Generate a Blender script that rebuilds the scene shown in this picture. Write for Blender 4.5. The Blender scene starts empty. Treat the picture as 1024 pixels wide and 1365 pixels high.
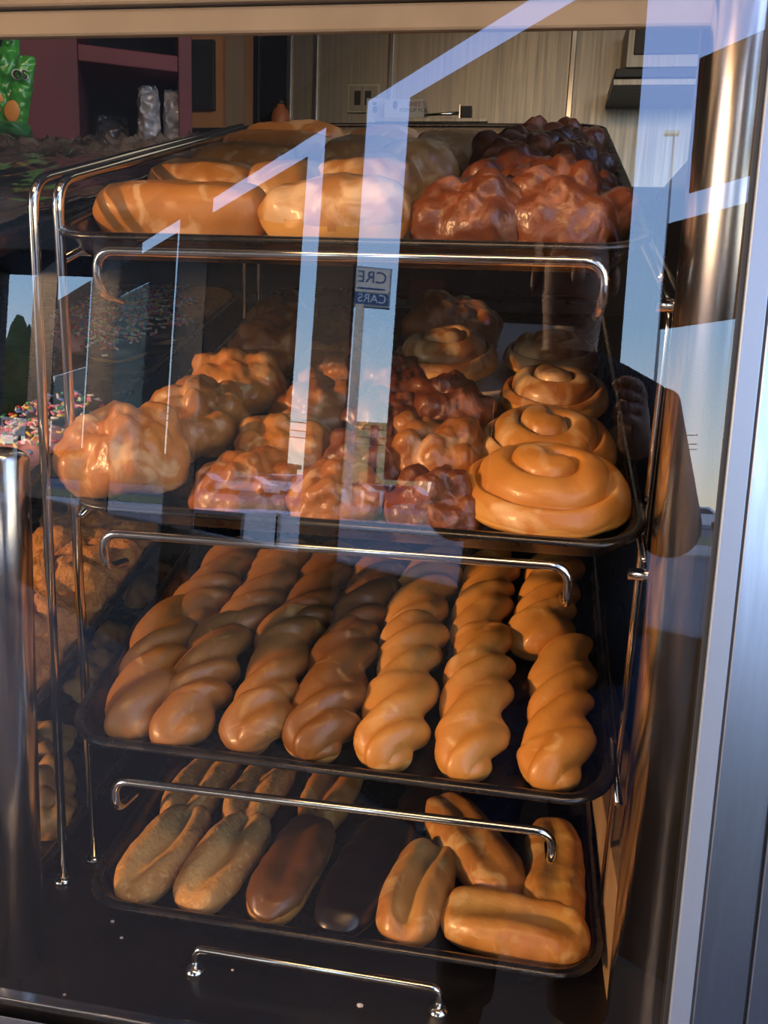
import bpy, bmesh, math, random
import numpy as np
from mathutils import Matrix, Vector, noise as mn

rnd = random.Random(7)
COL = bpy.context.scene.collection
SC = bpy.context.scene
PI = math.pi
ZC = 1.18                                   # height of the lens above the floor

# ------------------------------------------------------------------ camera maths
F_, W_, H_ = 1100.0, 1024, 1365
def cam_axes(yaw, pitch, roll):
    y, p, r = (math.radians(a) for a in (yaw, pitch, roll))
    f = np.array([-math.sin(y)*math.cos(p), math.cos(y)*math.cos(p), -math.sin(p)])
    ri = np.array([math.cos(y), math.sin(y), 0.0])
    up = np.cross(ri, f)
    return ri*math.cos(r)+up*math.sin(r), up*math.cos(r)-ri*math.sin(r), f
AX = cam_axes(9, 12, 2.35)
EYE = np.array([0, 0, ZC])
def ray(px, py):
    return AX[0]*(px-W_/2)/F_ + AX[1]*(H_/2-py)/F_ + AX[2]
def at(px, py, Y):
    d = ray(px, py); return EYE + d*(Y/d[1])
TAU = math.radians(5.3)                     # lean of the glass
GN = np.array([0, -math.cos(TAU), math.sin(TAU)])
GU = np.array([0, math.sin(TAU), math.cos(TAU)])
FLOOR = ZC-0.537                            # floor of the case
G0 = np.array([0, 0.513, FLOOR])
def glass_y(z): return 0.513+(z-FLOOR)*math.tan(TAU)
def refl(px, py):                           # where a reflection seen in the glass comes from
    d = ray(px, py); d = d/np.linalg.norm(d); k = ((G0-EYE)@GN)/(d@GN)
    return EYE+d*k, d-2*(d@GN)*GN, k
def far(px, py, D):                         # point of the street at distance D
    P, d, k = refl(px, py); h = math.hypot(d[0], d[1]); return P+d*(D/h)

# ------------------------------------------------------------------ materials
def mat(name, col=(.5,.5,.5), rough=.5, metal=0.0, spec=.5, coat=0.0, coat_rough=.1, trans=0.0, emit=None, es=1.0, alpha=None):
    m = bpy.data.materials.new(name); m.use_nodes = True
    b = m.node_tree.nodes['Principled BSDF']
    b.inputs['Base Color'].default_value = (*col, 1); b.inputs['Roughness'].default_value = rough
    b.inputs['Metallic'].default_value = metal; b.inputs['Specular IOR Level'].default_value = spec
    b.inputs['Coat Weight'].default_value = coat; b.inputs['Coat Roughness'].default_value = coat_rough
    b.inputs['Transmission Weight'].default_value = trans
    if emit: b.inputs['Emission Color'].default_value = (*emit, 1); b.inputs['Emission Strength'].default_value = es
    return m
def nodes(m): return m.node_tree.nodes, m.node_tree.links, m.node_tree.nodes['Principled BSDF']
def noisy(m, c2, scale=20, lo=.4, hi=.6, detail=4, rough2=None, bump=0, bscale=None, stretch=None, dist=0.0):
    N, L, b = nodes(m)
    tc = N.new('ShaderNodeTexCoord'); oi = N.new('ShaderNodeObjectInfo')
    ad = N.new('ShaderNodeVectorMath'); ad.operation = 'MULTIPLY_ADD'
    mu = N.new('ShaderNodeMath'); mu.operation = 'MULTIPLY'; mu.inputs[1].default_value = 7.0
    L.new(oi.outputs['Random'], mu.inputs[0])
    sc = stretch or (1, 1, 1)
    ad.inputs[1].default_value = sc
    L.new(tc.outputs['Object'], ad.inputs[0]); L.new(mu.outputs[0], ad.inputs[2])
    nt = N.new('ShaderNodeTexNoise'); nt.inputs['Scale'].default_value = scale; nt.inputs['Detail'].default_value = detail
    nt.inputs['Distortion'].default_value = dist
    L.new(ad.outputs[0], nt.inputs['Vector'])
    mr = N.new('ShaderNodeMapRange'); mr.inputs['From Min'].default_value = lo; mr.inputs['From Max'].default_value = hi
    L.new(nt.outputs['Fac'], mr.inputs['Value'])
    mx = N.new('ShaderNodeMix'); mx.data_type = 'RGBA'
    mx.inputs['A'].default_value = b.inputs['Base Color'].default_value; mx.inputs['B'].default_value = (*c2, 1)
    L.new(mr.outputs['Result'], mx.inputs['Factor'])
    if b.inputs['Base Color'].is_linked:
        L.new(b.inputs['Base Color'].links[0].from_socket, mx.inputs['A'])
    L.new(mx.outputs['Result'], b.inputs['Base Color'])
    if rough2 is not None:
        r = N.new('ShaderNodeMix'); r.inputs['A'].default_value = b.inputs['Roughness'].default_value; r.inputs['B'].default_value = rough2
        L.new(mr.outputs['Result'], r.inputs['Factor']); L.new(r.outputs['Result'], b.inputs['Roughness'])
    if bump:
        n2 = N.new('ShaderNodeTexNoise'); n2.inputs['Scale'].default_value = bscale or scale*3; n2.inputs['Detail'].default_value = 5
        L.new(ad.outputs[0], n2.inputs['Vector'])
        bp = N.new('ShaderNodeBump'); bp.inputs['Strength'].default_value = bump; bp.inputs['Distance'].default_value = .003
        L.new(n2.outputs['Fac'], bp.inputs['Height']); L.new(bp.outputs['Normal'], b.inputs['Normal'])
        if coat_on(b): L.new(bp.outputs['Normal'], b.inputs['Coat Normal'])
    return m
def coat_on(b): return b.inputs['Coat Weight'].default_value > 0

M = {}
def dough(name, c1, c2, scale=30, rough=.45, coat=.25, flake=None, fl=(.60,.68), fscale=38, bump=.25, coat_rough=.16, bscale=90):
    m = mat(name, c1, rough, coat=coat, coat_rough=coat_rough)
    noisy(m, c2, scale, .35, .65, 4, bump=bump, bscale=bscale)
    if flake:
        noisy(m, flake, fscale, fl[0], fl[1], 6, dist=.8, rough2=.5)
        N, L, b = nodes(m)
    M[name] = m
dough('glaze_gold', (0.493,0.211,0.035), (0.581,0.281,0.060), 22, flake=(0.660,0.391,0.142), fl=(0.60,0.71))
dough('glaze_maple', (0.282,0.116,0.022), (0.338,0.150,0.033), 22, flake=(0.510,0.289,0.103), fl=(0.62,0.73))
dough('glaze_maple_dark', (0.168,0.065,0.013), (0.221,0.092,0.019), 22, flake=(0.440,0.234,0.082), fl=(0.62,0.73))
dough('dough_pale', (0.634,0.360,0.093), (0.546,0.281,0.060), 30, coat=.15)
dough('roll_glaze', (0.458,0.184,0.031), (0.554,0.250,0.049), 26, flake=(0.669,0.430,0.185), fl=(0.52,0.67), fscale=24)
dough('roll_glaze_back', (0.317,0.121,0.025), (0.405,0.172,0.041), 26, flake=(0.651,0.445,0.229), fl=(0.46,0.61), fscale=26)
dough('roll_dough', (0.598,0.312,0.066), (0.493,0.227,0.041), 34, coat=.25)
dough('fritter_gold', (0.405,0.140,0.025), (0.546,0.234,0.046), 40, coat=.4, flake=(0.634,0.391,0.174), fl=(0.54,0.65), fscale=34, bump=.5)
dough('fritter_brown', (0.264,0.082,0.016), (0.378,0.140,0.030), 40, coat=.4, flake=(0.528,0.281,0.120), fl=(0.54,0.65), fscale=34, bump=.5)
dough('fritter_red', (.105,.026,.008), (.175,.048,.012), 40, coat=.45, flake=(.36,.15,.085), fl=(.55,.66), fscale=30, bump=.6)
dough('bar_glaze', (0.405,0.164,0.034), (0.475,0.211,0.049), 26, flake=(0.634,0.391,0.179), fl=(0.56,0.65), fscale=30)
dough('bun_glaze', (0.387,0.172,0.046), (0.528,0.281,0.087), 26, flake=(0.686,0.469,0.250), fl=(0.48,0.59), fscale=26)
dough('john_sugar', (0.414,0.196,0.049), (0.528,0.289,0.087), 55, rough=.75, coat=0.0, flake=(0.616,0.375,0.136), fl=(0.54,0.67), fscale=160, bump=.6, bscale=220)
dough('john_crease', (0.581,0.391,0.098), (0.484,0.289,0.060), 50, rough=.7, coat=0.0, bump=.4)
dough('john_glaze', (0.396,0.156,0.030), (0.502,0.234,0.049), 34, flake=(0.616,0.391,0.152), fl=(0.54,0.67), fscale=40, bump=.35)
dough('maple_icing', (0.113,0.042,0.010), (0.145,0.059,0.014), 18, coat=.4)
dough('chocolate', (0.007,0.004,0.004), (0.011,0.006,0.005), 20, rough=.30, coat=0, bump=.05)
dough('cake_dough', (0.581,0.344,0.103), (0.484,0.258,0.066), 50, rough=.7, coat=0)
dough('pink_icing', (.62,.28,.30), (.70,.36,.36), 30, coat=.4)
dough('tan_crumb', (0.440,0.242,0.070), (0.581,0.360,0.130), 120, rough=.85, coat=0, bump=.9, bscale=260)
dough('crumb', (0.440,0.180,0.035), (0.598,0.297,0.076), 130, rough=.85, coat=0, bump=1.0, bscale=260)
dough('hole_dough', (0.320,0.164,0.046), (0.419,0.252,0.084), 60, rough=.6, coat=.15)
for k, c in dict(white=(.92,.90,.86), pink=(.9,.30,.42), red=(.7,.05,.05), green=(.12,.5,.2), blue=(.12,.25,.65), yellow=(.85,.65,.1)).items():
    M['sprinkle_'+k] = mat('sprinkle_'+k, c, .4)
def masked(name, src, c2):
    m = M[src].copy(); m.name = name; N, L, b = nodes(m)
    at_ = N.new('ShaderNodeAttribute'); at_.attribute_name = 'crease'
    mx = N.new('ShaderNodeMix'); mx.data_type = 'RGBA'; mx.inputs['B'].default_value = (*c2, 1)
    L.new(b.inputs['Base Color'].links[0].from_socket, mx.inputs['A']); L.new(at_.outputs['Fac'], mx.inputs['Factor']); L.new(mx.outputs['Result'], b.inputs['Base Color'])
    M[name] = m
masked('john_sugar_split', 'john_sugar', (.66,.43,.15)); masked('john_glaze_split', 'john_glaze', (.62,.38,.10))
M['pan'] = noisy(mat('pan', (.006,.006,.007), .22, spec=.6, coat=.3), (.012,.011,.010), 40, .4, .7, rough2=.38)
M['chrome'] = mat('chrome', (.80,.78,.73), .10, 1.0)
M['steel_post'] = noisy(mat('steel_post', (.62,.62,.62), .16, 1.0), (.50,.50,.50), 6, .3, .7, stretch=(30,30,.4), rough2=.24)
M['steel_brushed'] = noisy(mat('steel_brushed', (.33,.315,.275), .34, 1.0), (.24,.23,.20), 5, .3, .7, stretch=(22,22,.5), rough2=.45)
M['aluminium'] = noisy(mat('aluminium', (.42,.48,.60), .30, 1.0), (.34,.40,.51), 5, .3, .7, stretch=(40,40,.6), rough2=.34)
M['strip'] = mat('strip', (.25,.29,.35), .45, .6)
M['gasket'] = mat('gasket', (.012,.012,.012), .6)
M['header'] = noisy(mat('header', (.27,.235,.175), .6), (.225,.195,.145), 14, .35, .65, bump=.1)
M['case_dark'] = noisy(mat('case_dark', (.010,.010,.011), .25, coat=.2), (.020,.019,.018), 8, .4, .7, rough2=.35)
M['case_floor'] = noisy(mat('case_floor', (.012,.011,.009), .22, .4), (.024,.020,.015), 5, .4, .7, rough2=.34)
M['tan_board'] = noisy(mat('tan_board', (.34,.24,.13), .6), (.26,.17,.09), 18, .4, .6)
M['paper'] = noisy(mat('paper', (.66,.63,.57), .7), (.58,.54,.47), 10)
M['wall_shop'] = noisy(mat('wall_shop', (.24,.22,.19), .8), (.20,.18,.16), 3)
M['ceiling'] = noisy(mat('ceiling', (.34,.33,.31), .9), (.30,.29,.27), 4)
M['floor_shop'] = noisy(mat('floor_shop', (.12,.10,.085), .5), (.09,.075,.065), 6)
M['mullion'] = noisy(mat('mullion', (.018,.018,.019), .6), (.014,.014,.015), 6)
M['poster'] = noisy(mat('poster', (.022,.020,.020), .8), (.034,.028,.026), 5)
def translucent(name, col):
    m = mat(name, col, .8); N, L, b = nodes(m); t = N.new('ShaderNodeBsdfTranslucent'); t.inputs[0].default_value = (*col, 1)
    mx = N.new('ShaderNodeMixShader'); mx.inputs[0].default_value = .6; L.new(b.outputs[0], mx.inputs[1]); L.new(t.outputs[0], mx.inputs[2]); L.new(mx.outputs[0], N['Material Output'].inputs[0]); M[name] = m
translucent('flyer', (.42,.46,.40))  # made-up sheets: sky shining through them brightens the reflection
M['maroon'] = noisy(mat('maroon', (.13,.012,.022), .6), (.10,.010,.018), 8)
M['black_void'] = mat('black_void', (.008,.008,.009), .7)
M['orange_wall'] = noisy(mat('orange_wall', (.50,.24,.09), .8), (.44,.20,.07), 5)
M['tan_wall'] = noisy(mat('tan_wall', (.30,.21,.13), .8), (.26,.18,.11), 5)
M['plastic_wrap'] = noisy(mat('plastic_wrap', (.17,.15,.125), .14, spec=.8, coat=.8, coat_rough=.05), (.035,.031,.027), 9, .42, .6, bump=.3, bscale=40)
M['clear_bag'] = noisy(mat('clear_bag', (.26,.25,.27), .18, spec=.8, coat=.5), (.45,.44,.46), 9, .45, .65, bump=.5, bscale=30)
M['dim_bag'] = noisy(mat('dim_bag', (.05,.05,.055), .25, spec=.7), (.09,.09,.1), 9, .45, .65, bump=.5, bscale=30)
M['green_bag'] = noisy(mat('green_bag', (.07,.42,.05), .25, coat=.5), (.03,.24,.03), 9, .45, .65, bump=.25, bscale=20)
M['dark_green'] = noisy(mat('dark_green', (.02,.12,.035), .3, coat=.4), (.03,.2,.05), 12)
M['orange_spot'] = mat('orange_spot', (.75,.30,.05), .4)
M['white_paint'] = mat('white_paint', (.8,.8,.78), .5)
M['black_paint'] = mat('black_paint', (.01,.01,.01), .5)
M['orange_plastic'] = noisy(mat('orange_plastic', (.42,.14,.05), .4), (.34,.10,.035), 8)
M['cream'] = mat('cream', (.50,.45,.30), .5)
M['red_box'] = mat('red_box', (.22,.02,.025), .5)
M['grey_ink'] = mat('grey_ink', (.12,.11,.12), .6)
M['red_ink'] = mat('red_ink', (.35,.08,.08), .6)
# street
M['asphalt'] = noisy(mat('asphalt', (.13,.125,.12), .85), (.10,.10,.10), .6)
M['concrete'] = noisy(mat('concrete', (.42,.37,.30), .85), (.36,.32,.26), .4)
M['grass'] = noisy(mat('grass', (.20,.18,.06), .95), (.13,.14,.045), .5)
M['stucco'] = noisy(mat('stucco', (.90,.76,.30), .9), (.86,.71,.27), .1)
M['stucco_dark'] = mat('stucco_dark', (.10,.09,.07), .9)
M['tan_store'] = noisy(mat('tan_store', (.42,.26,.15), .9), (.36,.22,.13), .2)
M['leaf'] = noisy(mat('leaf', (.05,.07,.02), .9), (.09,.10,.03), .8)
M['bark'] = mat('bark', (.08,.06,.04), .9)
M['sign_cream'] = mat('sign_cream', (.85,.74,.58), .5)
M['sign_blue'] = mat('sign_blue', (.05,.10,.22), .5)
M['pole_tan'] = mat('pole_tan', (.85,.70,.50), .6)
M['car_red'] = mat('car_red', (.55,.03,.02), .25, coat=.8)
M['car_maroon'] = mat('car_maroon', (.16,.02,.03), .25, coat=.8)
M['car_silver'] = mat('car_silver', (.45,.45,.45), .25, coat=.8)
M['car_white'] = mat('car_white', (.8,.8,.78), .25, coat=.8)
M['car_glass'] = mat('car_glass', (.02,.025,.03), .08)
M['rubber'] = mat('rubber', (.02,.02,.02), .8)
M['news_grey'] = mat('news_grey', (.35,.36,.38), .5)
M['news_pink'] = mat('news_pink', (.50,.10,.22), .5)
M['news_brown'] = mat('news_brown', (.35,.13,.07), .5)
M['skin'] = noisy(mat('skin', (.42,.24,.16), .55), (.38,.20,.13), 20)
M['cloth_dark'] = noisy(mat('cloth_dark', (.018,.018,.022), .9), (.026,.026,.03), 40)
M['cloth_jean'] = noisy(mat('cloth_jean', (.03,.04,.07), .9), (.04,.05,.08), 60)
M['hair'] = mat('hair', (.02,.013,.01), .6)

def glass_mat():
    m = bpy.data.materials.new('window_glass'); m.use_nodes = True
    N, L = m.node_tree.nodes, m.node_tree.links
    N.clear()
    o = N.new('ShaderNodeOutputMaterial'); mx = N.new('ShaderNodeMixShader')
    t = N.new('ShaderNodeBsdfTransparent'); t.inputs[0].default_value = (.90,.825,.73,1)
    g = N.new('ShaderNodeBsdfGlossy'); g.inputs['Roughness'].default_value = 0.0; g.inputs[0].default_value = (1,1,1,1)
    fr = N.new('ShaderNodeFresnel'); ge = N.new('ShaderNodeNewGeometry'); io = N.new('ShaderNodeMapRange'); io.inputs['To Min'].default_value = 1.5; io.inputs['To Max'].default_value = 1/1.5
    L.new(ge.outputs['Backfacing'], io.inputs['Value']); L.new(io.outputs['Result'], fr.inputs['IOR'])   # a pane of parallel faces reflects alike from both sides
    mr = N.new('ShaderNodeMath'); mr.operation = 'MULTIPLY'; mr.inputs[1].default_value = 2.1   # both faces of the pane
    L.new(fr.outputs[0], mr.inputs[0]); L.new(mr.outputs[0], mx.inputs[0]); L.new(t.outputs[0], mx.inputs[1]); L.new(g.outputs[0], mx.inputs[2])
    L.new(mx.outputs[0], o.inputs[0])
    c = bpy.data.materials.new('window_glass_back'); c.use_nodes = True
    N, L = c.node_tree.nodes, c.node_tree.links; N.clear()
    o = N.new('ShaderNodeOutputMaterial'); t = N.new('ShaderNodeBsdfTransparent'); L.new(t.outputs[0], o.inputs[0])
    return m, c

# ------------------------------------------------------------------ mesh helpers
class MB:
    def __init__(s): s.v, s.f, s.m = [], [], []
    def add(s, V, F, mi=0):
        b = len(s.v); s.v.extend([tuple(map(float, p)) for p in V]); s.f.extend([tuple(i+b for i in f) for f in F]); s.m.extend([mi]*len(F)); return s
    def box(s, x0, x1, y0, y1, z0, z1, mi=0, bev=0.0, Mx=None):
        if bev > 0:
            bm = bmesh.new(); bmesh.ops.create_cube(bm, size=1.0)
            for v in bm.verts: v.co = Vector(((x0+x1)/2+v.co.x*(x1-x0), (y0+y1)/2+v.co.y*(y1-y0), (z0+z1)/2+v.co.z*(z1-z0)))
            bmesh.ops.bevel(bm, geom=list(bm.edges), offset=bev, segments=2, affect='EDGES', profile=.5)
            bm.verts.index_update()
            V = [v.co.copy() for v in bm.verts]; Fc = [[v.index for v in f.verts] for f in bm.faces]; bm.free()
        else:
            V = [Vector(p) for p in ((x0,y0,z0),(x1,y0,z0),(x1,y1,z0),(x0,y1,z0),(x0,y0,z1),(x1,y0,z1),(x1,y1,z1),(x0,y1,z1))]
            Fc = [(0,3,2,1),(4,5,6,7),(0,1,5,4),(1,2,6,5),(2,3,7,6),(3,0,4,7)]
        if Mx is not None: V = [Mx @ p for p in V]
        return s.add(V, Fc, mi)
    def tube(s, pts, r, n=12, mi=0, caps=True):
        pts = [Vector(p) for p in pts]; rs = r if isinstance(r, (list, tuple)) else [r]*len(pts)
        V, Fc = [], []; ref = None
        for i, p in enumerate(pts):
            a = pts[min(i+1, len(pts)-1)]-pts[max(i-1, 0)]; a.normalize()
            if ref is None:
                ref = a.orthogonal().normalized()
            ref = (ref-a*ref.dot(a)).normalized(); bi = a.cross(ref)
            for k in range(n):
                t = 2*PI*k/n; V.append(p+(ref*math.cos(t)+bi*math.sin(t))*rs[i])
        for i in range(len(pts)-1):
            for k in range(n):
                Fc.append((i*n+k, i*n+(k+1) % n, (i+1)*n+(k+1) % n, (i+1)*n+k))
        if caps: Fc.append(tuple(range(n-1, -1, -1))); Fc.append(tuple((len(pts)-1)*n+k for k in range(n)))
        return s.add(V, Fc, mi)
    def build(s, name, mats, parent=None, smooth=True, Mx=None):
        return mo(name, s.v, s.f, mats, parent, smooth, Mx, s.m)
def mo(name, V, Fc, mats, parent=None, smooth=True, Mx=None, mi=None):
    me = bpy.data.meshes.new(name); me.from_pydata([tuple(map(float, v)) for v in V], [], [tuple(int(i) for i in f) for f in Fc])
    for m in (mats if isinstance(mats, (list, tuple)) else [mats]): me.materials.append(m)
    if mi is not None and any(mi): me.polygons.foreach_set('material_index', mi)
    if smooth:
        me.polygons.foreach_set('use_smooth', [True]*len(me.polygons))
        if smooth == 'auto': me.set_sharp_from_angle(angle=math.radians(35))
    me.validate(); me.update()
    o = bpy.data.objects.new(name, me); COL.objects.link(o)
    if parent: o.parent = parent
    if Mx is not None: o.matrix_basis = Mx
    return o
def tag(o, label=None, cat=None, group=None, kind=None):
    for k, v in (('label', label), ('category', cat), ('group', group), ('kind', kind)):
        if v: o[k] = v
    return o
def empty(name, loc=(0,0,0), Mx=None):
    o = bpy.data.objects.new(name, None); COL.objects.link(o); o.empty_display_size = .05; o.location = loc
    if Mx is not None: o.matrix_basis = Mx
    return o
def struct(o): o['kind'] = 'structure'; return o
def copy_tree(o, parent=None):
    c = o.copy(); COL.objects.link(c)
    if parent: c.parent = parent
    for ch in o.children: copy_tree(ch, c)
    return c
def bend_path(pts, r=.02, n=6):             # round the corners of a polyline
    pts = [Vector(p) for p in pts]; out = [pts[0]]
    for i in range(1, len(pts)-1):
        a, b, c = pts[i-1], pts[i], pts[i+1]
        d1, d2 = (a-b), (c-b); q = min(r, d1.length*.49, d2.length*.49); d1.normalize(); d2.normalize()
        p1, p2 = b+d1*q, b+d2*q
        for k in range(n+1):
            t = k/n; out.append(p1*(1-t)**2+b*2*t*(1-t)+p2*t*t)
    out.append(pts[-1]); return out
def text(name, body, size, Mx, m, parent, extrude=.001):
    cu = bpy.data.curves.new(name, 'FONT'); cu.body = body; cu.size = size; cu.extrude = extrude; cu.align_x = 'CENTER'; cu.align_y = 'CENTER'
    t = bpy.data.objects.new('t', cu); COL.objects.link(t)
    me = bpy.data.meshes.new_from_object(t.evaluated_get(bpy.context.evaluated_depsgraph_get())); bpy.data.objects.remove(t); bpy.data.curves.remove(cu)
    me.materials.clear(); me.materials.append(m); o = bpy.data.objects.new(name, me); COL.objects.link(o); o.matrix_basis = Mx
    if parent: o.parent = parent
    return o

# ------------------------------------------------------------------ bakery meshes (local, resting on z = 0)
def ringloft(P):                            # P: (rings, n, 3), closed at both ends
    R, n = P.shape[:2]; V = P.reshape(-1, 3).tolist(); Fc = []
    for i in range(R-1):
        for k in range(n):
            Fc.append((i*n+k, i*n+(k+1) % n, (i+1)*n+(k+1) % n, (i+1)*n+k))
    a = len(V); V.append(P[0].mean(0).tolist()); V.append(P[-1].mean(0).tolist())
    for k in range(n):
        Fc.append((a, (k+1) % n, k)); Fc.append((a+1, (R-1)*n+k, (R-1)*n+(k+1) % n))
    return np.array(V), Fc
def nz(V, scale, amp, seed=0.0):
    return np.array([mn.noise(Vector(v)*scale+Vector((seed, seed*1.7, -seed)))*amp for v in V])
def flat(V, z0=0.0, k=.35):                 # settle on the pan
    V = V.copy(); z = V[:, 2]-V[:, 2].min(); h = z.max(); cut = h*k*.4
    z = np.where(z < cut, cut+(z-cut)*.25, z); V[:, 2] = z-z.min()+z0; return V
def twist(L=.155, lobes=4.3, ph=0.0, seed=1, a=.0085, rho=.0198, bend=0.0, flatz=.90, hand=-1):
    R, n = 84, 44; P = np.zeros((R, n, 3)); r_ = random.Random(seed)
    amps = [1+r_.uniform(-.09, .09) for _ in range(12)]
    for i in range(R):
        s = i/(R-1); y = -math.cos(PI*s)*L/2
        q = y/L+.5; env = (1-abs(2*q-1)**5.0)**.5; env = max(env, .02)
        phi = hand*PI*(lobes*q+.16*math.sin(2*PI*q*1.7+seed))+ph; am = amps[int(q*lobes*.999) % 12]*(.93+.15*abs(2*q-1)**2)
        th = np.linspace(0, 2*PI, n, endpoint=False)
        rr = np.zeros(n)
        for k in (0, 1):
            c = math.cos(phi+PI*k)*a, math.sin(phi+PI*k)*a
            b = np.cos(th)*c[0]+np.sin(th)*c[1]
            e = b+np.sqrt(np.maximum(b*b-(a*a-rho*rho), 1e-9))
            rr = (rr**14+e**14)**(1/14)
        rr = rr*env*am
        bx = bend*math.sin(PI*q)
        P[i, :, 0] = np.cos(th)*rr*1.06+bx; P[i, :, 1] = y+(0.004*np.sin(th)+.011*np.cos(th))*env; P[i, :, 2] = np.sin(th)*rr*flatz
    V, Fc = ringloft(P); V[:, 0] += nz(V, 40, .0012, seed); V[:, 2] += nz(V, 55, .0012, seed+5)
    return flat(V), Fc
def bar(L=.14, Wd=.056, Hh=.040, crease=0.0, cw=.010, seed=1, bend=0.0, lump=.0022, e=3.2):
    R, n = 60, 40; P = np.zeros((R, n, 3))
    for i in range(R):
        s = i/(R-1); y = -math.cos(PI*s)*L/2; q = abs(2*y/L)
        env = max((1-q**e)**(1/2.2), .02)
        th = np.linspace(0, 2*PI, n, endpoint=False)
        x = np.sign(np.cos(th))*abs(np.cos(th))**.85*Wd/2*env; z = np.sign(np.sin(th))*abs(np.sin(th))**.9*Hh/2*(.25+.75*env)*min(1, env*1.4)
        top = np.sin(th) > 0
        z = z-np.where(top, crease*np.exp(-((x-.004*math.sin(9*s+seed))/cw)**2)*(1-q**4), 0)
        P[i, :, 0] = x+bend*(1-q*q); P[i, :, 1] = y; P[i, :, 2] = z
    V, Fc = ringloft(P); d = nz(V, 28, lump, seed)+nz(V, 75, lump*.5, seed+3)
    V[:, 0] += d*np.sign(V[:, 0]); V[:, 2] += np.where(V[:, 2] > 0, d, 0)
    return flat(V), Fc
def roll(R=.062, Hh=.046, coils=2.45, seed=1, turn=0.0, depth=.0105):
    nr, nt = 64, 110; V, Fc = [], []
    pitch = R/coils
    for i in range(nr):
        t = i/(nr-1)                        # 0 top centre ... 1 bottom centre
        for k in range(nt):
            th = 2*PI*k/nt
            Rk = R*(.94+.06*math.cos(th-turn-.6))
            if t < .72:
                u = t/.72; rho = Rk*math.sin(u*PI/2)**.92
                z = Hh*(.42+.58*(1-(rho/Rk)**2.3)**.62) if rho < Rk else Hh*.42
                g = (coils*(rho/R)**1.3+(th-turn)/(2*PI)) % 1.0
                inner = min(1.0, (Rk-rho)/(R*.10)) if rho < Rk else 0
                dome = math.sqrt(max(0, 1-(2*g-1)**2))
                groove = math.exp(-(min(g, 1-g)/.085)**2)
                z += inner*min(1, rho/(R*.10)+.15)*(depth*.55*(dome-.6)-depth*groove*.75)
                z += inner*(.012*(1-((rho+pitch*(th-turn)/(2*PI)*.5) / R)))*.6
                rr = rho*(1+.03*math.sin(th*2+seed))
            else:
                u = (t-.72)/.28; ang = u*PI/2
                rr = Rk*(1+.05*math.sin(u*PI))*math.cos(ang)**.45*(1+.03*math.sin(th*2+seed)) if u < 1 else 0
                z = Hh*.42*(1-u)**.8
            V.append((rr*math.cos(th), rr*math.sin(th), z))
    for i in range(nr-1):
        for k in range(nt):
            Fc.append((i*nt+k, (i+1)*nt+k, (i+1)*nt+(k+1) % nt, i*nt+(k+1) % nt))
    V = np.array(V); d = nz(V, 22, .0030, seed)+nz(V, 60, .0010, seed)
    V[:, 2] += d*(V[:, 2] > .004); V[:, 0] += nz(V, 26, .002, seed+9)
    V[:, 2] -= V[:, 2].min(); return V, Fc
_ico = {}
def ico(sub):
    if sub not in _ico:
        bm = bmesh.new(); bmesh.ops.create_icosphere(bm, subdivisions=sub, radius=1.0)
        bm.verts.index_update(); _ico[sub] = (np.array([v.co[:] for v in bm.verts]), [tuple(v.index for v in f.verts) for f in bm.faces]); bm.free()
    return _ico[sub]
def blob(ax=.052, ay=.045, hz=.042, nb=20, seed=1, sub=5, rmin=.011, rmax=.016, fine=.0014, core=.88, ridge=.0026):
    D, Fc = ico(sub); r_ = random.Random(seed)
    ext = np.array([ax, ay, hz*.55])
    rr = 1/np.sqrt(((D/(ext*core))**2).sum(1))
    for i in range(nb):
        lat = -.30+1.28*(i+.5)/nb; t = i*2.39996+r_.uniform(-.35, .35); q = math.sqrt(max(0, 1-lat*lat))
        c = np.array([math.cos(t)*q, math.sin(t)*q, lat])*ext*r_.uniform(.66, .84)
        rho = r_.uniform(rmin, rmax); ax_ = np.array([r_.uniform(-1, 1), r_.uniform(-1, 1), r_.uniform(-.3, .3)]); ax_ -= c*(ax_@c)/(c@c); ax_ /= np.linalg.norm(ax_)
        for kk in (-1.1, -.55, 0, .55, 1.1):    # short fat rolls of dough
            c2 = c+ax_*rho*kk*1.3; cc = c2@c2; b = D@c2; disc = b*b-(cc-rho*rho)
            e = np.where((disc > 0) & (b > 0), b+np.sqrt(np.maximum(disc, 0)), 1e-6)
            rr = (rr**26+e**26)**(1/26)
    V = D*rr[:, None]
    d = nz(V, 60, fine*1.4, seed)+nz(V, 170, fine*.6, seed+2)-np.abs(nz(V, 75, ridge*1.6, seed+7))+ridge*.3
    V = V*(1+(d/np.maximum(rr, .01)))[:, None]
    V[:, 2] = np.maximum(V[:, 2], -hz*.40); return flat(V, k=.2), Fc
def torus(R=.030, r=.0165, seed=1, flatz=.85, n=40, m=22, z0=None, off=0.0, half=None):
    V, Fc = [], []
    lo, hi = half or (0, 2*PI)
    closed = half is None
    mm = m if closed else m+1
    for i in range(n):
        a = 2*PI*i/n
        wob = 1+.04*math.sin(a*2+seed)
        for k in range(mm):
            t = lo+(hi-lo)*k/m
            edge = 0 if closed else (.12*math.sin(5*a+seed)*(1 if k in (0, m) else 0))
            rr = (r+off)
            V.append(((R*wob+rr*math.cos(t+edge))*math.cos(a), (R*wob+rr*math.cos(t+edge))*math.sin(a), r*flatz+rr*math.sin(t+edge)*flatz))
    for i in range(n):
        for k in range(m if closed else m):
            k2 = (k+1) % mm
            if not closed and k == m: continue
            Fc.append((i*mm+k, ((i+1) % n)*mm+k, ((i+1) % n)*mm+k2, i*mm+k2))
    return np.array(V), Fc
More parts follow.
